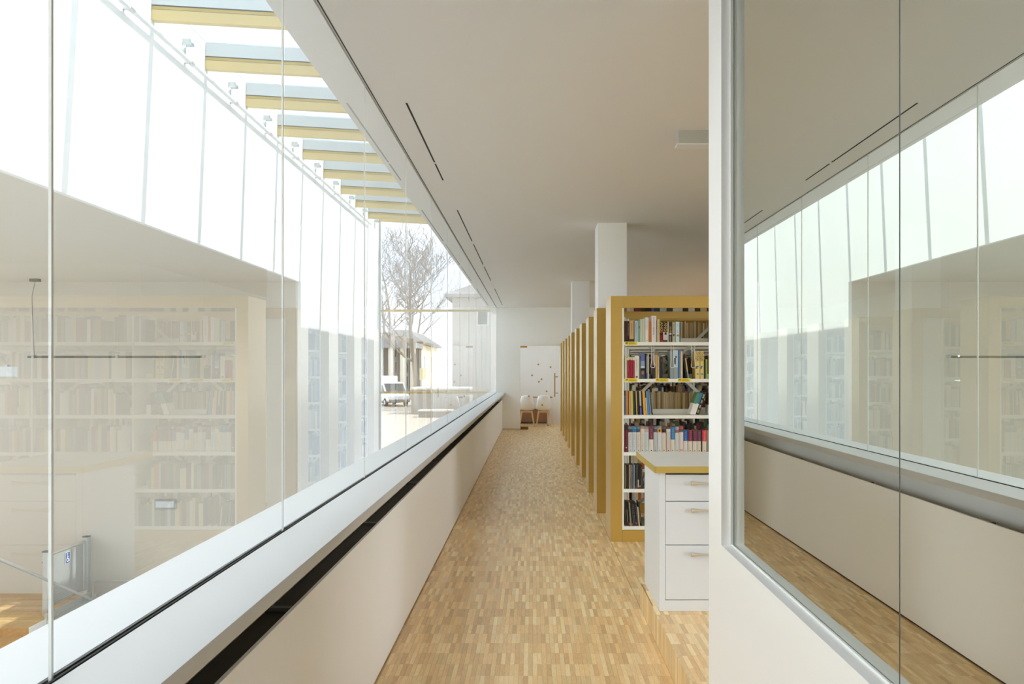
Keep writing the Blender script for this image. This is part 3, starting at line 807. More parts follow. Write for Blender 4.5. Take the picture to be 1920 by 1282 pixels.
S3 = [(73,104,286,'1c3a4a','thin navy teal book', [(.0,.8,C('2c5868')), (.82,1,C('121212'))]), (105,132,290,'a28484','mauve book'), (133,159,286,'d2842e','orange thin book'),
 (160,174,290,'15100e','thin black book'), (175,203,286,'cc9656','tan orange book'), (204,228,290,'b9a882','beige thin book'),
 (229,272,286,'d4b658','yellow book', (), {'lean':-.02}), (276,312,286,'1f4030','dark green book', (), {'lean':-.03}), (313,330,292,'151210','black slim book', (), {'lean':-.035}),
 (331,355,290,'ccae5c','pale yellow book', (), {'lean':-.04}), (358,404,290,'22131a','dark maroon book', (), {'lean':-.045}),
 (407,444,286,'b8b4b0','grey book with a blue foot', [(0,.3,C('4a60b0')), (.3,.38,C('3a3040'))], {'lean':-.05}), (448,470,290,'1c1818','black book behind the orange one', (), {'lean':-.055}),
 (473,528,286,'e39e32','bright yellow orange book', [(.0,1,C('d8a838'),0,.4)], {'lean':-.06}), (531,552,290,'d8d4cc','white thin book', [(.72,1,C('1c2428'))], {'lean':-.07}),
 (555,600,290,'4484b6','blue book', (), {'lean':-.08}), (603,632,290,'8c8c8c','grey book', (), {'lean':-.09}), (635,662,288,'16161a','black magazine with white edge', title(C('c8c0b8'),.1,.95,.6,1.0), {'lean':-.10})]
S3 = [((a+(38*(a-229)/433 if a>=229 else 0)), (b+(38*(a-229)/433 if a>=229 else 0)), *r) for a, b, *r in S3]
shelf_books(S3, 2, 708, 'third shelf')
for (ub, wt, col, words, bands, h) in ((1490,58,'54825c','green and white book leaning right', [(0,.5,W_)], .205), (1552,56,'2f7f94','teal and white book leaning right', [(0,.5,W_)], .205),
        (1614,72,'15181c','black book with cream emblems leaning right', [(.06,.2,C('8a8468'),.25,.75),(.28,.42,C('9a9478'),.25,.75),(.5,.64,C('8a8468'),.25,.75),(.72,.9,C('9a947c'),.25,.75)], .212)):
    wt_m = wt/11.43/209.75; ln = .33
    me = book_mesh(wt_m, h, .14, C(col), bands)
    o = place('book', me, ux(ub) - wt_m*0 , YB+.002, UZ[2]+.0005 + wt_m*math.sin(ln), ln, words + ' at the end of the third shelf', 'books on the third shelf')
o = place('book', book_mesh(.036, .20, .14, C('6a3a34'), [(0,.45,W_)]), ux(1890), YB+.002, UZ[2]+.0005, 0, 'brown and white upright book closing the third shelf', 'books on the third shelf')
cw = ['cacdc8','c2cbd0','d4cabc','d2ccbc','c3d2d2']
S4 = [(73,160,230,'651222','tall maroon book', [(.8,.98,C('2a1a1c'),.1,.9), (.14,.18,W_,.4,.7)], {'rnd':.006})]
tops = [('707c88','grey headed'),('4a8ab4','blue headed'),('6a7888','steel headed'),('b08a6a','brown headed'),('7a9a94','sea green headed')]
us = [(165,248),(250,338),(342,424),(427,518),(521,606)]
def foot(c): return (.045, .085, C(c), .4, .62)
for i, (a, b) in enumerate(us):
    S4.append((a, b, 272 - (i == 3)*6, cw[i], 'white volume, %s' % tops[i][1], [(.78,.9,C(('4a3a34','2f6f9a','304a60','d4ccc0','c8a8a0')[i])), (.9,1,C(tops[i][0])), *title(C('b0aca4'),.2,.7,.3,.7), foot(('9aa4ac','8a949c','8a5a3a','7a6a4a','4a7a94')[i])], {'rnd':.006}))
S4 += [(610,704,275,'ddd6c8','white volume with a maroon upper half', [(.5,1,C('713440')), *title(C('a88a8a'),.55,.9,.4,.6), foot('302420')], {'rnd':.006}),
 (709,789,272,'b6bbbc','grey volume with a dark picture', [(.78,.9,C('5a4a58')), (.9,1,C('6a7a90')), foot('7a8088')], {'rnd':.006}),
 (791,881,262,'c9cdce','white volume with a yellow sunflower picture', [(.75,.9,C('d8a018')), (.9,1,C('8090a0')), (.785,.865,C('2a1c14'),.3,.7), foot('8a90a0')], {'rnd':.006}),
 (885,976,278,'cfc7b4','cream volume with a black picture', [(.78,.9,C('1c1818')), (.9,1,C('6a4a3a')), (.74,.78,C('b890a0')), foot('8a4a2a')], {'rnd':.006}),
 (984,1071,282,'cdbdb2','beige volume with a pale band', [(.82,.92,C('d8d4cc')), (.92,1,C('6a3a3a')), foot('7a3030')], {'rnd':.006}),
 (1076,1166,281,'d6d1bc','cream volume with a blue upper half', [(.5,1,C('2e78ac')), *title(C('9ac0d8'),.55,.9,.4,.6), foot('2a5a9a')], {'rnd':.006}),
 (1170,1252,278,'c6cbc8','white volume with a rust band', [(.76,.88,C('a05a50')), (.88,1,C('9aa4b0')), foot('6a8a80')], {'rnd':.006}),
 (1256,1347,270,'d8cac2','pinkish volume with red head', [(.78,.9,C('5a4844')), (.9,1,C('b84a4a')), (.06,.1,C('c87a74'),.15,.85)], {'rnd':.006}),
 (1351,1441,345,'d2d0ca','short white volume with a blue head', [(.5,1,C('2660a0')), *title(C('a8b8d0'),.55,.9,.4,.55), foot('8a8a8a')], {'rnd':.006}),
 (1447,1539,352,'d6cdba','short cream volume with a maroon head', [(.5,1,C('7c2c40')), *title(C('b08a90'),.55,.9,.4,.55), foot('6a4a30')], {'rnd':.006}),
 (1547,1638,352,'d6cdba','another short cream volume with a maroon head', [(.5,1,C('6c2438')), *title(C('b08a90'),.55,.9,.4,.55), foot('6a4a30')], {'rnd':.006}),
 (1642,1728,352,'d6cdba','short cream volume with a plum head', [(.5,1,C('64304a')), *title(C('b08a90'),.55,.9,.4,.55), foot('3a2a24')], {'rnd':.006}),
 (1729,1752,352,'18120f','thin black volume'),
 (1755,1842,356,'d8cdbc','short cream volume with a bright red head', [(.5,1,C('d8484e')), *title(C('f0b0b0'),.55,.9,.4,.55), foot('c07a60')], {'rnd':.006}),
 (1846,1905,345,'8a8468','grey tan volume at the wall edge', (), {'rnd':.006})]
shelf_books(S4, 3, 776, 'fourth shelf')
def dark_row(zi, y0, rowname, items):
    shelf_books(items, zi, y0, rowname)
mk = lambda c: title(C(c), .08, .92, .25, .6)
S5 = [(73,92,368,'3a2018','thin brown case'), (93,114,366,'8a8468','drab thin case', mk('3a342c')), (116,145,366,'100e0e','black case', mk('7a7670')), (146,178,368,'1c1816','sooty case', mk('5a3a34')),
 (180,216,366,'a8986a','tan case', mk('5a4c30')), (218,228,368,'14100e','slim black case'), (229,250,366,'8a94a6','steel blue case', mk('3a4048')), (252,274,368,'3a2420','dark red brown case', mk('a89088')),
 (276,308,366,'7c97a8','light blue case', mk('2c3840')), (310,340,368,'0e0e0e','black case with red foot', [(0,.12,C('7a2a2a'))]), (342,362,366,'6a6448','olive case', mk('201c14')), (364,400,368,'161210','wide black case with white label', [(.05,.38,C('d8d2c0'),.2,.7)]),
 (402,432,366,'1a1614','black case with pink foot', [(.05,.14,C('b86a62'))]), (434,470,368,'2c2824','charcoal case', mk('8a867c'))]
dark_row(4, 840, 'fifth shelf', S5)
S6 = [(73,88,312,'5a4a34','brown case'), (90,104,318,'14100e','thin black case'), (106,132,314,'120f0e','black case with pale print', [(.15,.7,C('b8b09a'),.3,.6), (.05,.12,C('6a1c28'))]), (134,158,312,'1a1614','sooty case', [(.05,.13,C('d8cfa0'),.2,.6)]),
 (160,190,312,'a0946c','tan case', mk('5a4c34')), (192,218,314,'100e10','black case with pink foot', [(.02,.1,C('b05a5a'))]), (220,246,312,'2a2a30','charcoal case', mk('a8acb4')), (248,272,314,'121014','black case with silver print', mk('b0b4bc')),
 (274,296,316,'1a1616','black case with rosy foot', [(.06,.15,C('c07070'))]), (298,320,330,'3a3830','drab case', mk('b4ac94')), (324,352,414,'cbb58c','short beige case'), (356,390,314,'1c1a18','black case at the cabinet side', mk('8a8a84'))]
S6 = [(a, b, v, c, w, bd if (bd := (r[0] if r else ())) else (), {'lean': -.06 - .0003*a*.3}) for a, b, v, c, w, *r in S6]
S6 = [(a + 30*(i/11) + 38, b + 30*(i/11) + 37, *r) for i, (a, b, *r) in enumerate(S6)]
dark_row(5, 915, 'sixth shelf', S6)

# rear side: paperbacks showing their page edges
def rear_run(u0, u1, zi, htop, cols, rowname, where, wmin=22, wmax=48):
    u = u0; i = 0; rr = random.Random(zi*7+int(u0))
    while u < u1-12:
        w = min(rr.uniform(wmin, wmax), u1-u); sc = 1.035
        xa = (1164 + u/11.43 - 999)/F*(RY[0]+.262); xb = (1164 + (u+w)/11.43 - 999)/F*(RY[0]+.262)
        h = htop*rr.uniform(.93, 1.02)
        me = book_mesh(xb-xa-.0008, h, .14, C(rr.choice(['8a7a56','a08c60','6a4a30','b8b49c','4a3020','c8c0a4'])), fore=True, pages=C(rr.choice(cols)))
        o = put('paperback', me, None, (xa, RY[0]+.2625+rr.uniform(0,.01), UZ[zi]+.0005))
        tag(o, '%s tan paperback edge %s, back of %s' % (ORD[i], where, rowname), 'book', 'paperbacks on the back side of the ' + rowname)
        u += w; i += 1
TAN = ['c8ae7c','bea06a','d2be90','b4966a','d6c498','c8b088','a08052']
rear_run(1292, 1905, 0, .200, TAN, 'top shelf', 'after the sky blue book')
rear_run(612, 700, 1, .20, ['4a3420','5a4028','3a2818'], 'second shelf', 'behind the first wire bookend')
rear_run(962, 1064, 1, .215, ['8a6a3c','6a4c2c','9a7440'], 'second shelf', 'beside the big dark book')
rear_run(1350, 1606, 1, .195, ['5a4024','6a4a2c','4a3018','7a5a34'], 'second shelf', 'before the yellow books')
rear_run(706, 1560, 2, .205, TAN, 'third shelf', 'after the leaning magazine')

# other rows of books as one mass each
PAL = ['6a1f24','2a3c5a','d8d2c4','c8b27a','1e1c1c','8a8a84','a88450','4a6a50','c26a2c','e0dccf','3a2a20','b0b8bc','7a3040','d0c49c','56708c','40302a','c9c9bd','94805a']
def fill(mb, x0, x1, y, z, rr, rear=False, hmax=.26):
    x = x0
    while x < x1-.012:
        w = rr.uniform(.014, .042)
        if x+w > x1: break
        if rr.random() < .06: x += rr.uniform(.02,.10); continue
        h = min(hmax, rr.uniform(.18, .25)); c = C(rr.choice(PAL)); dep = rr.uniform(.13,.15)
        if not rear: mb.box(x, x+w-.0008, y, y+dep, z, z+h, c=c, skip='b')
        else: mb.box(x, x+w-.0008, y-dep, y, z, z+h, c=c, skip='b')
        x += w
rr = random.Random(5)
mb = MB()
for b in (1, 2):
    for z in UZ: fill(mb, .834+.905*b+.02, .815+.905*(b+1)-.004, RY[0]+.016, z+.0005, rr)
for z in UZ[1:]: pass
for z in UZ[4:]: fill(mb, 1.02, 1.71, RY[0]+.016, z+.0005, rr)
fill(mb, 1.60, 1.71, RY[0]+.016, UZ[0]+.0005, rr); 
fill(mb, .84, 1.70, RY[0]+.455, UZ[3]+.0005, rr, rear=True)
o = mb.build('book_rows', M['book']); tag(o, 'rows of books farther along the nearest gold shelf row, behind cabinet and wall', 'books', kind='stuff')
mb = MB()
x = .86
while x < 3.4:                                # small books standing on the rear top rail
    w = rr.uniform(.025,.07); c = C(rr.choice(PAL)); mb.box(x, x+w-.001, RY[0]+.444, RY[0]+.468, 2.0885, 2.19, c=c); x += w
o = mb.build('small_books', M['book']); tag(o, 'line of small books standing on the gold rear rail of nearest row', 'books', kind='stuff')
mb = MB()
for k in range(1, 10):
    x0 = .838 if k not in (1,5) else 1.04
    if k < 9:
        for z in UZ:
            for b in range(NB.get(k, 2)):
                xa = x0+.012 if b == 0 else .834+.905*b+.02; xb = .815+.905*(b+1)-.004
                fill(mb, xa, xb, RY[k]+.016, z+.0005, rr)
                if k < 6: fill(mb, xa, xb, RY[k]+.454, z+.0005, rr, rear=True)
o = mb.build('book_rows', M['book']); tag(o, 'books filling the shelf rows farther back along the corridor', 'books', kind='stuff')

# ================================================================== CABINET
cb = empty('drawer_cabinet', (.98, 4.54, PZT)); tag(cb, 'white drawer cabinet with three visible drawers on the oak platform', 'cabinet')
CY = 4.54; CX0, CX1 = .7216, 1.285; CZT = .99-.037
def cz(y): return PZ(y, CY)
child(MB().box(CX0, CX0+.034, CY, 5.14, PZT+.001, CZT).build('side_panel', M['cab'], bevel=.0012), cb)
child(MB().box(CX1-.034, CX1, CY, 5.14, PZT+.001, CZT).build('side_panel', M['cab']), cb)
child(MB().box(CX0+.034, CX1-.034, CY+.02, 5.14, PZT+.02, CZT-.001).build('carcass', M['cab_gap']), cb)
dx0, dx1 = CX0+.036, CX1-.036
for (ya, yb, hy) in ((890.2, 939.0, 904.5), (940.4, 1020.8, 955.5), (1022.2, 1123.6, 1037.5)):
    d = child(MB().box(dx0, dx1, CY, CY+.019, cz(yb), cz(ya)).build('drawer', M['cab'], bevel=.001), cb)
    hx0, hx1, hz_ = PX(1295.5, CY), PX(1295.5, CY)+.204, cz(hy)
    hb = MB(); L = hx1-hx0; seg = 12; n = 12; rings = []
    pts = []; rad = []
    for i in range(n+1):
        t = i/n; s = abs(2*t-1)
        pts.append((hx0+L*t, CY-.024 + .004*s, hz_ - .001)); rad.append(.0055 + .0085*s**2.2)
    hb.tube(pts, rad, seg)
    for q in (.07, .93): hb.tube([(hx0+L*q, CY-.02, hz_), (hx0+L*q, CY+.001, hz_)], .006, 8)
    h = hb.build('handle', M['handle'], smooth=True); h.parent = d; h.matrix_parent_inverse = d.matrix_parent_inverse.inverted() @ Matrix.Identity(4) if False else Matrix.Translation(-Vector(cb.location))
    h.matrix_parent_inverse = Matrix.Identity(4)
child(MB().box(dx0-.002, dx1+.002, CY+.001, CY+.02, PZT+.001, cz(1125.2)).build('base_board', M['cab']), cb)
wt = MB().box(.692, 1.31, 4.503, 5.31, .954, .9895).build('worktop', M['cab_top'])
tag(wt, 'grey worktop with gold edge band on the white drawer cabinet', 'worktop')
MB().box(.690, 1.312, 4.500, 4.503, .953, .990).box(.689, .692, 4.500, 5.312, .953, .990).box(.689, 1.312, 5.31, 5.313, .953, .990).build('edge_band', M['cab_gold'], wt)

# ceiling luminaire
lu = empty('ceiling_lamp', (1.6, 5.2, CZ)); tag(lu, 'flat grey linear ceiling lamp, end peeking past the white wall', 'lamp')
ld = 5.25
child(MB().box(PX(1272, ld), PX(1272, ld)+1.25, ld, ld+.09, PZ(268.5, ld), CZ).build('housing', M['lamp_grey'], bevel=.003), lu)
child(MB().box(PX(1270, ld), PX(1270, ld)+1.26, ld-.004, ld+.094, PZ(271.5, ld), PZ(268.5, ld)).build('diffuser', M['lamp_white']), lu)

# ================================================================== GLASS DOOR AND ROOM BEHIND
dr = empty('door_1', (DX0, YF, 0)); struct(dr, 'frameless glass door with gold handle and gold dots', 'door')
dy = YF+.02
child(MB().box(DX0+.006, DX1-.02, dy, dy+.01, .012, DZ-.008).build('door_pane', M['glass']), dr)
child(MB().box(DX0+.004, PX(988.5,YF), dy-.014, dy+.024, PZ(651.6,YF), PZ(647.8,YF)-.01).build('top_hinge', M['brass']), dr)
child(MB().box(DX0+.004, PX(990.5,YF), dy-.014, dy+.024, .004, .075).build('bottom_hinge', M['brass_dark']), dr)
hx = PX(1040.2, YF)
hd = MB().box(hx-.013, hx+.013, dy-.07, dy-.045, PZ(744,YF), PZ(699,YF))
hd = child(hd.build('door_handle', M['brass'], bevel=.004), dr)
for yy in (706.3, 736.8):
    MB().tube([(hx, dy-.06, PZ(yy,YF)), (hx+.02, dy-.01, PZ(yy,YF)), (hx+.085, dy-.01, PZ(yy,YF))], .008, 8).build('handle_mount', M['brass_dark'], hd)
for o in hd.children: o.matrix_parent_inverse = Matrix.Identity(4)
for (x, y) in ((1009.3,683),(1032.3,688),(997.6,703.5),(1015.4,710.8),(1010.4,715.6),(1024.9,733.4),(1016.7,759.1),(991.6,742.7)):
    child(MB().tube([(PX(x,YF), dy-.0015, PZ(y,YF)), (PX(x,YF), dy-.0002, PZ(y,YF))], .0235, 14).build('dot_sticker', M['brass']), dr)
child(MB().box(DX1-.018, DX1, YF-.005, YF+.12, 0, DZ).build('door_jamb', M['white_wall']), dr)

def chair(x, y, label):
    e = empty('shell_chair', (x, y, 0)); tag(e, label, 'chair', 'white shell chairs')
    # one moulded shell seen from behind: back + seat as a lofted sheet with thickness
    prof = [(-.205, .845, .130), (-.217, .815, .148), (-.218, .70, .170), (-.20, .60, .193), (-.17, .52, .212), (-.12, .465, .222), (-.04, .445, .222), (.08, .45, .220), (.17, .462, .212), (.215, .452, .19)]
    mb = MB(); n = 10; grid = []
    for (py, pz, hw) in prof:
        row = []
        for i in range(n+1):
            t = 2*i/n-1
            k = abs(t)**2.4
            if pz > .5: row.append(Vector((hw*t, py + .075*k, pz - (.03*k if pz > .82 else 0))))
            else: row.append(Vector((hw*t, py, pz + .055*k*(1 if py < .15 else .4))))
        grid.append(row)
    th = []
    for j, row in enumerate(grid):
        q = []
        for i, p in enumerate(row):
            a = grid[min(j+1,len(grid)-1)][i] - grid[max(j-1,0)][i]; b = row[min(i+1,n)] - row[max(i-1,0)]
            q.append(p + a.cross(b).normalized()*.012)
        th.append(q)
    for j in range(len(grid)-1):
        for i in range(n):
            mb.face([grid[j][i], grid[j][i+1], grid[j+1][i+1], grid[j+1][i]]); mb.face([th[j][i], th[j+1][i], th[j+1][i+1], th[j][i+1]])
    for j in range(len(grid)-1):
        mb.face([grid[j][0], grid[j+1][0], th[j+1][0], th[j][0]]); mb.face([grid[j][n], th[j][n], th[j+1][n], grid[j+1][n]])
    for i in range(n):
        mb.face([grid[0][i], th[0][i], th[0][i+1], grid[0][i+1]]); mb.face([grid[-1][i], grid[-1][i+1], th[-1][i+1], th[-1][i]])
    me = mb.mesh('seat_shell', M['pale_plastic'])
    bm = bmesh.new(); bm.from_mesh(me); bmesh.ops.remove_doubles(bm, verts=bm.verts, dist=1e-5); bmesh.ops.recalc_face_normals(bm, faces=bm.faces); bm.to_mesh(me); bm.free()
    me.polygons.foreach_set('use_smooth', [True]*len(me.polygons))
    put('seat_shell', me, e)
    for sx in (-1, 1):
        for sy in (-1, 1):
            MB().tube([(sx*.13, sy*.12, .425), (sx*.135, sy*.125, .40), (sx*.20, sy*.20, 0)], [.020, .024, .014], 8).build('leg', M['beech'], e, smooth=True)
    MB().box(-.14, .14, -.135, -.115, .385, .42).box(-.14, .14, .115, .135, .385, .42).box(-.14, -.12, -.115, .115, .385, .42).box(.12, .14, -.115, .115, .385, .42).build('seat_frame', M['beech'], e)
    return e
cy_ = 21.32
chair(PX(988, cy_), cy_, 'white shell chair with beech legs half hidden by the wall end')
chair(PX(1019.5, cy_), cy_, 'white shell chair with beech legs nearer the door handle')
ty0, ty1 = 21.75, 22.5
tb = empty('table', (0, 22.1, 0)); tag(tb, 'white topped table with brown edge behind the shell chairs', 'table')
tx0, tx1 = -.62, PX(1036, ty0)
tz = PZ(745.5, ty0)
child(MB().box(tx0, tx1, ty0, ty1, tz-.004, tz+.012).build('tabletop', M['walnut']), tb)
for x in (tx0+.06, tx1-.12):
    for y in (ty0+.06, ty1-.06):
        l = child(MB().tube([(x, y, .02), (x, y, tz-.004)], .022, 10).build('leg', M['steel'], smooth=True), tb)
        MB().tube([(x, y, 0), (x, y, .022)], .026, 10).build('foot_cap', M['black'], l).matrix_parent_inverse = Matrix.Identity(4)
lb = bx('low_cupboard', M['walnut'], tx0-.0, PX(1027,22.6), 22.55, 22.88, .05, PZ(766, 22.55), bevel=.003)
tag(lb, 'low brown veneer cupboard against the back wall under the table', 'cupboard')
MB().box(tx0+.03, PX(1027,22.6)-.03, 22.6, 22.86, 0, .05).build('plinth', M['cab_gap'], lb)

# ================================================================== OUTSIDE
GZ = -1.46
gr = MB().box(-60, 60, YE+1.2, 160, GZ-.2, GZ).build('ground', mat('pale_yard_paving', hexlin(178,168,152), .9, noise=.05, nscale=.6, bump=.2, bscale=30))
struct(gr, 'pale sunlit paved yard outside the end glazing', 'ground')
lw = MB().box(7.3, 70, -50, 23, GZ-.2, GZ).box(-12, 7.3, -50, Y0-.3, GZ-.2, GZ).build('ground_dimmer', mat('dull_ground', hexlin(112,118,88), .95, noise=.15, nscale=2))  # unseen ground added to cut light bouncing up to the ceiling
struct(lw, 'unseen dull ground added beside the library to cut upward light', 'ground')
bark = mat('grey_bark', hexlin(138,130,124), .9, noise=.2, nscale=8)
def tree(x, y, H, seed, label, spread=.5, r0=.20):
    rr = random.Random(seed); e = empty('bare_tree', (x, y, GZ)); tag(e, label, 'tree', 'bare trees in the yard')
    tr = MB(); brn = MB()
    p = Vector((0,0,0)); pts = [p.copy()]; rad = [r0*1.25]; d = Vector((rr.uniform(-.06,.06), rr.uniform(-.06,.06), 1))
    n = 9
    for i in range(1, n+1):
        d = (d + Vector((rr.uniform(-.09,.09), rr.uniform(-.09,.09), 0))).normalized()
        p = p + d*H*.82/n; pts.append(p.copy()); rad.append(r0*(1-.85*i/n)+.015)
    tr.tube(pts, rad, 8)
    def grow(p, d, L, r, lev):
        q = [p.copy()]; m = 4
        dirs = []
        for i in range(m):
            d = (d + Vector((rr.uniform(-.2,.2), rr.uniform(-.2,.2), rr.uniform(-.08,.2)))).normalized()
            p = p + d*L/m; q.append(p.copy()); dirs.append(d.copy())
        brn.tube(q, [max(.012, r*(1-.75*i/m)) for i in range(m+1)], 5 if lev < 2 else 4 if lev < 3 else 3, caps=False)
        if lev >= 4: return
        for i in range(1, m+1):
            for _ in range(2 if lev < 2 else 1):
                a = rr.uniform(0, 2*PI); side = Vector((math.cos(a), math.sin(a), rr.uniform(-.1,.5)))
                grow(q[i], (dirs[min(i, m-1)]*.7 + side*rr.uniform(.5,.9)).normalized(), L*rr.uniform(.45,.65), max(.014, r*.45), lev+1)
    for i in range(3, n+1):
        for _ in range(2 if i > 4 else 1):
            a = rr.uniform(0, 2*PI); dd = Vector((math.cos(a)*(1+spread), math.sin(a)*.8, rr.uniform(.5,1.1))).normalized()
            grow(pts[i], dd, H*rr.uniform(.22,.36)*(1.15 - .5*i/n), rad[i]*.55, 1)
    tr.build('trunk', bark, e, smooth=True)
    o = brn.build('branches', bark, e, smooth=True); o['kind'] = 'stuff'
tree(PX(783,60), 60, 13.0, 3, 'large bare tree with spreading crown standing before the dark house', .6, .24)
tree(PX(744,104), 104, 23, 8, 'tall bare tree left of the large spreading one', .2, .28)
tree(PX(722,118), 118, 27, 21, 'bare tree at the edge of the white wall', .2, .30)
tree(PX(768,134), 134, 23, 34, 'slender bare tree behind the large spreading one', .3, .26)

def house(name, label, x0, x1, y0, y1, h, roof_h, wall_m, roof_m, wins, over=.5):
    e = empty(name, ((x0+x1)/2, (y0+y1)/2, GZ)); tag(e, label, 'building')
    child(MB().box(x0, x1, y0, y1, GZ, GZ+h).build('walls', wall_m), e)
    r = MB(); z = GZ+h; mx, my = (x0+x1)/2, (y0+y1)/2; o = over
    a = [Vector((x0-o,y0-o,z)), Vector((x1+o,y0-o,z)), Vector((x1+o,y1+o,z)), Vector((x0-o,y1+o,z))]
    up = Vector((0,0,.25)); b = [p+up for p in a]; s = min(x1-x0, y1-y0)*.32
    t = [Vector((x0+s,y0+s,z+roof_h)), Vector((x1-s,y0+s,z+roof_h)), Vector((x1-s,y1-s,z+roof_h)), Vector((x0+s,y1-s,z+roof_h))]
    r.face(list(reversed(a)))
    for i in range(4):
        j = (i+1) % 4; r.face([a[i],a[j],b[j],b[i]]); r.face([b[i],b[j],t[j],t[i]])
    r.face(t)
    child(r.build('roof', roof_m), e)
    fr = mat(name+'_window_frame', (.7,.7,.66), .6); gp = mat(name+'_window_pane', (.05,.06,.07), .15)
    for (side, u, z0, w, hh) in wins:
        if side == 'f':
            f = child(MB().box(u-w/2-.1, u+w/2+.1, y0-.05, y0+.02, z0-.1, z0+hh+.1).build('window', fr), e)
            p = MB().box(u-w/2, u+w/2, y0-.07, y0-.04, z0, z0+hh).build('pane', gp, f)
        else:
            f = child(MB().box(x1-.02, x1+.05, u-w/2-.1, u+w/2+.1, z0-.1, z0+hh+.1).build('window', fr), e)
            p = MB().box(x1+.04, x1+.07, u-w/2, u+w/2, z0, z0+hh).build('pane', gp, f)
        p.matrix_parent_inverse = Matrix.Identity(4)
    return e
house('dark_house', 'grey brown house with an overhanging eave behind the yard', PX(848,58), 6.0, 58, 68, 8.2, 2.0, mat('grey_brown_render', hexlin(178,174,168), .9, noise=.05, nscale=2), mat('grey_roof', hexlin(150,148,146), .9), [('f', PX(905,58), 4.8, .7, 1.0)])
house('yellow_house', 'cream yellow sunlit house between the columned shed and the dark house', -16.5, -11.9, 83.5, 99, 5.6, 1.6, mat('cream_render', hexlin(240,228,196), .9), mat('brown_roof', hexlin(120,116,112), .9), [('r', 87.5, 1.2, 1.0, 1.8), ('r', 93.5, 1.2, 1.0, 1.8)])
# colonnaded shed
cd = empty('columned_shed', (-14, 79, GZ)); tag(cd, 'long low shed with pale columns and dark bays beyond the van', 'building')
sx0, sx1 = PX(700,77), PX(779,77)
child(MB().box(sx0, sx1, 79.5, 81.2, GZ, 3.6).build('back_wall', mat('dark_shed_board', hexlin(104,104,106), .9, noise=.1, nscale=3)), cd)
child(MB().prism([(sx0-.4, 3.6), (sx1+.1, 3.6), (sx1+.1, 4.1), (sx0-.4, 4.6)], 'y', 76.6, 81.6).build('roof', mat('shed_roof', hexlin(140,142,144), .8)), cd)
for x in (714, 733, 755, 774):
    child(MB().box(PX(x,77)-.22, PX(x,77)+.22, 76.8, 77.3, GZ, 3.6).build('column', mat('shed_column', hexlin(206,202,190), .8) if 'shed_column' not in bpy.data.materials else bpy.data.materials['shed_column']), cd)
# concrete enclosure
ce = empty('concrete_wall', (-6.8, 53, GZ)); tag(ce, 'low grey concrete enclosure with a pale coping in the yard', 'wall')
conc = mat('grey_concrete', hexlin(158,156,152), .9, noise=.06, nscale=3); cop = mat('pale_coping', hexlin(214,210,202), .8)
child(MB().box(PX(771,53), PX(880,53), 53, 55.5, GZ, GZ+1.65).build('wall_block', conc), ce)
child(MB().box(PX(769.5,53), PX(881,53), 52.9, 55.6, GZ+1.65, GZ+1.78).build('coping', cop), ce)
kb = empty('kerb_planter', (-5.6, 48, GZ)); tag(kb, 'low kerb planter with a pale rim before the concrete enclosure', 'planter')
child(MB().box(PX(787,50), PX(848,50), 49.4, 50.6, GZ, GZ+.38).build('planter_body', conc), kb)
child(MB().box(PX(786,50), PX(849,50), 49.3, 50.7, GZ+.38, GZ+.46).build('planter_rim', cop), kb)

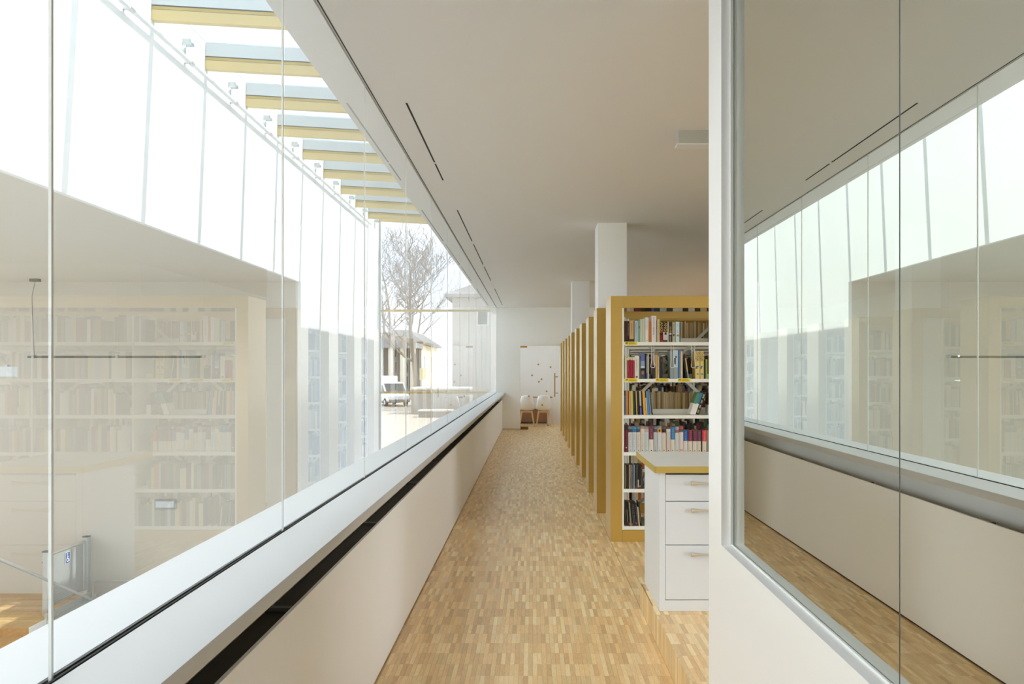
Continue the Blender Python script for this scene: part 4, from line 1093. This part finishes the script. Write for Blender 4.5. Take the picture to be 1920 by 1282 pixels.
# vans
vw = mat('white_van_paint', (.82,.82,.82), .3, coat=.5); vg = mat('van_window', (.06,.08,.09), .1); vt = mat('van_tyre', (.02,.02,.02), .8); vb = mat('van_bumper', (.18,.18,.19), .6)
vl = mat('van_lamp', (.7,.7,.68), .15); hubm = mat('van_hub', (.5,.5,.52), .4, metal=.7)
def van(x, y, label, H=1.95, L=4.9, box=False):
    """side-on, nose to +X"""
    e = empty('white_van', (x, y, GZ)); tag(e, label, 'van', 'parked vans')
    hw = .9; r = .33
    if box: prof = [(-L/2,.40),(L/2-.05,.40),(L/2,.75),(L/2-.15,1.15),(L/2-.75,1.35),(L/2-1.05,1.6),(L/2-1.3,1.62),(L/2-1.3,H),(-L/2,H)]
    else: prof = [(-L/2,.36),(L/2-.08,.36),(L/2,.60),(L/2-.04,.88),(L/2-.75,1.10),(L/2-1.5,H-.12),(L/2-1.9,H),(-L/2+.25,H),(-L/2,H-.25)]
    body = MB().prism(prof, 'y', -hw, hw).mesh('body', vw, bevel=.06, smooth=True); put('body', body, e)
    for sy in (-1, 1):
        w0 = sy*(hw+.004)
        a, b = (w0-.01, w0+.01)
        MB().prism([(L/2-1.95,1.12),(L/2-.95,1.12),(L/2-1.55,H-.22),(L/2-1.95,H-.22)] if not box else [(L/2-1.28,1.05),(L/2-.75,1.05),(L/2-1.05,1.5),(L/2-1.28,1.5)], 'y', min(a,b), max(a,b)).build('side_window', vg, e)
        for wx in (-L/2+.95, L/2-.9):
            w = MB().tube([(wx, sy*(hw-.16), r), (wx, sy*(hw+.03), r)], r, 18).build('wheel', vt, e, smooth=True)
            MB().tube([(wx, sy*(hw+.02), r), (wx, sy*(hw+.045), r)], r*.58, 14).build('hub', hubm, w)
        MB().box(L/2-.45, L/2-.05, min(sy*hw*.72, sy*(hw+.004)), max(sy*hw*.72, sy*(hw+.004)), .68, .84).build('headlamp', vl, e)
        MB().box(-L/2+.0, L/2-.1, min(sy*(hw-.01), sy*(hw+.015)), max(sy*(hw-.01), sy*(hw+.015)), .36, .46).build('side_trim', vb, e)
    if not box: MB().prism([(L/2-.82,1.10),(L/2-.78,1.14),(L/2-1.48,H-.12),(L/2-1.53,H-.14)], 'y', -hw+.1, hw-.1).build('windscreen', vg, e)
    MB().box(L/2-.06, L/2+.05, -hw+.05, hw-.05, .34, .56).build('bumper', vb, e)
    e.rotation_euler = (0, 0, math.radians(-62))
    return e
van(PX(731,66), 66, 'white van parked in the yard beside the white wall')
van(PX(720,72.6), 72.6, 'taller white box van parked behind the first van', H=2.4, L=5.0, box=True)

# sign post in the yard
sp = empty('sign_post', (PX(790,56), 56, GZ)); tag(sp, 'slim post with a pale board by the concrete enclosure', 'post')
child(MB().tube([(PX(790,56), 56, GZ), (PX(790,56), 56, PZ(690,56))], .05, 8).build('post', M['steel']), sp)
child(MB().box(PX(787,56), PX(799,56), 55.92, 55.95, PZ(712,56), PZ(690,56)).build('board', mat('pale_board', hexlin(206,198,160), .7)), sp)
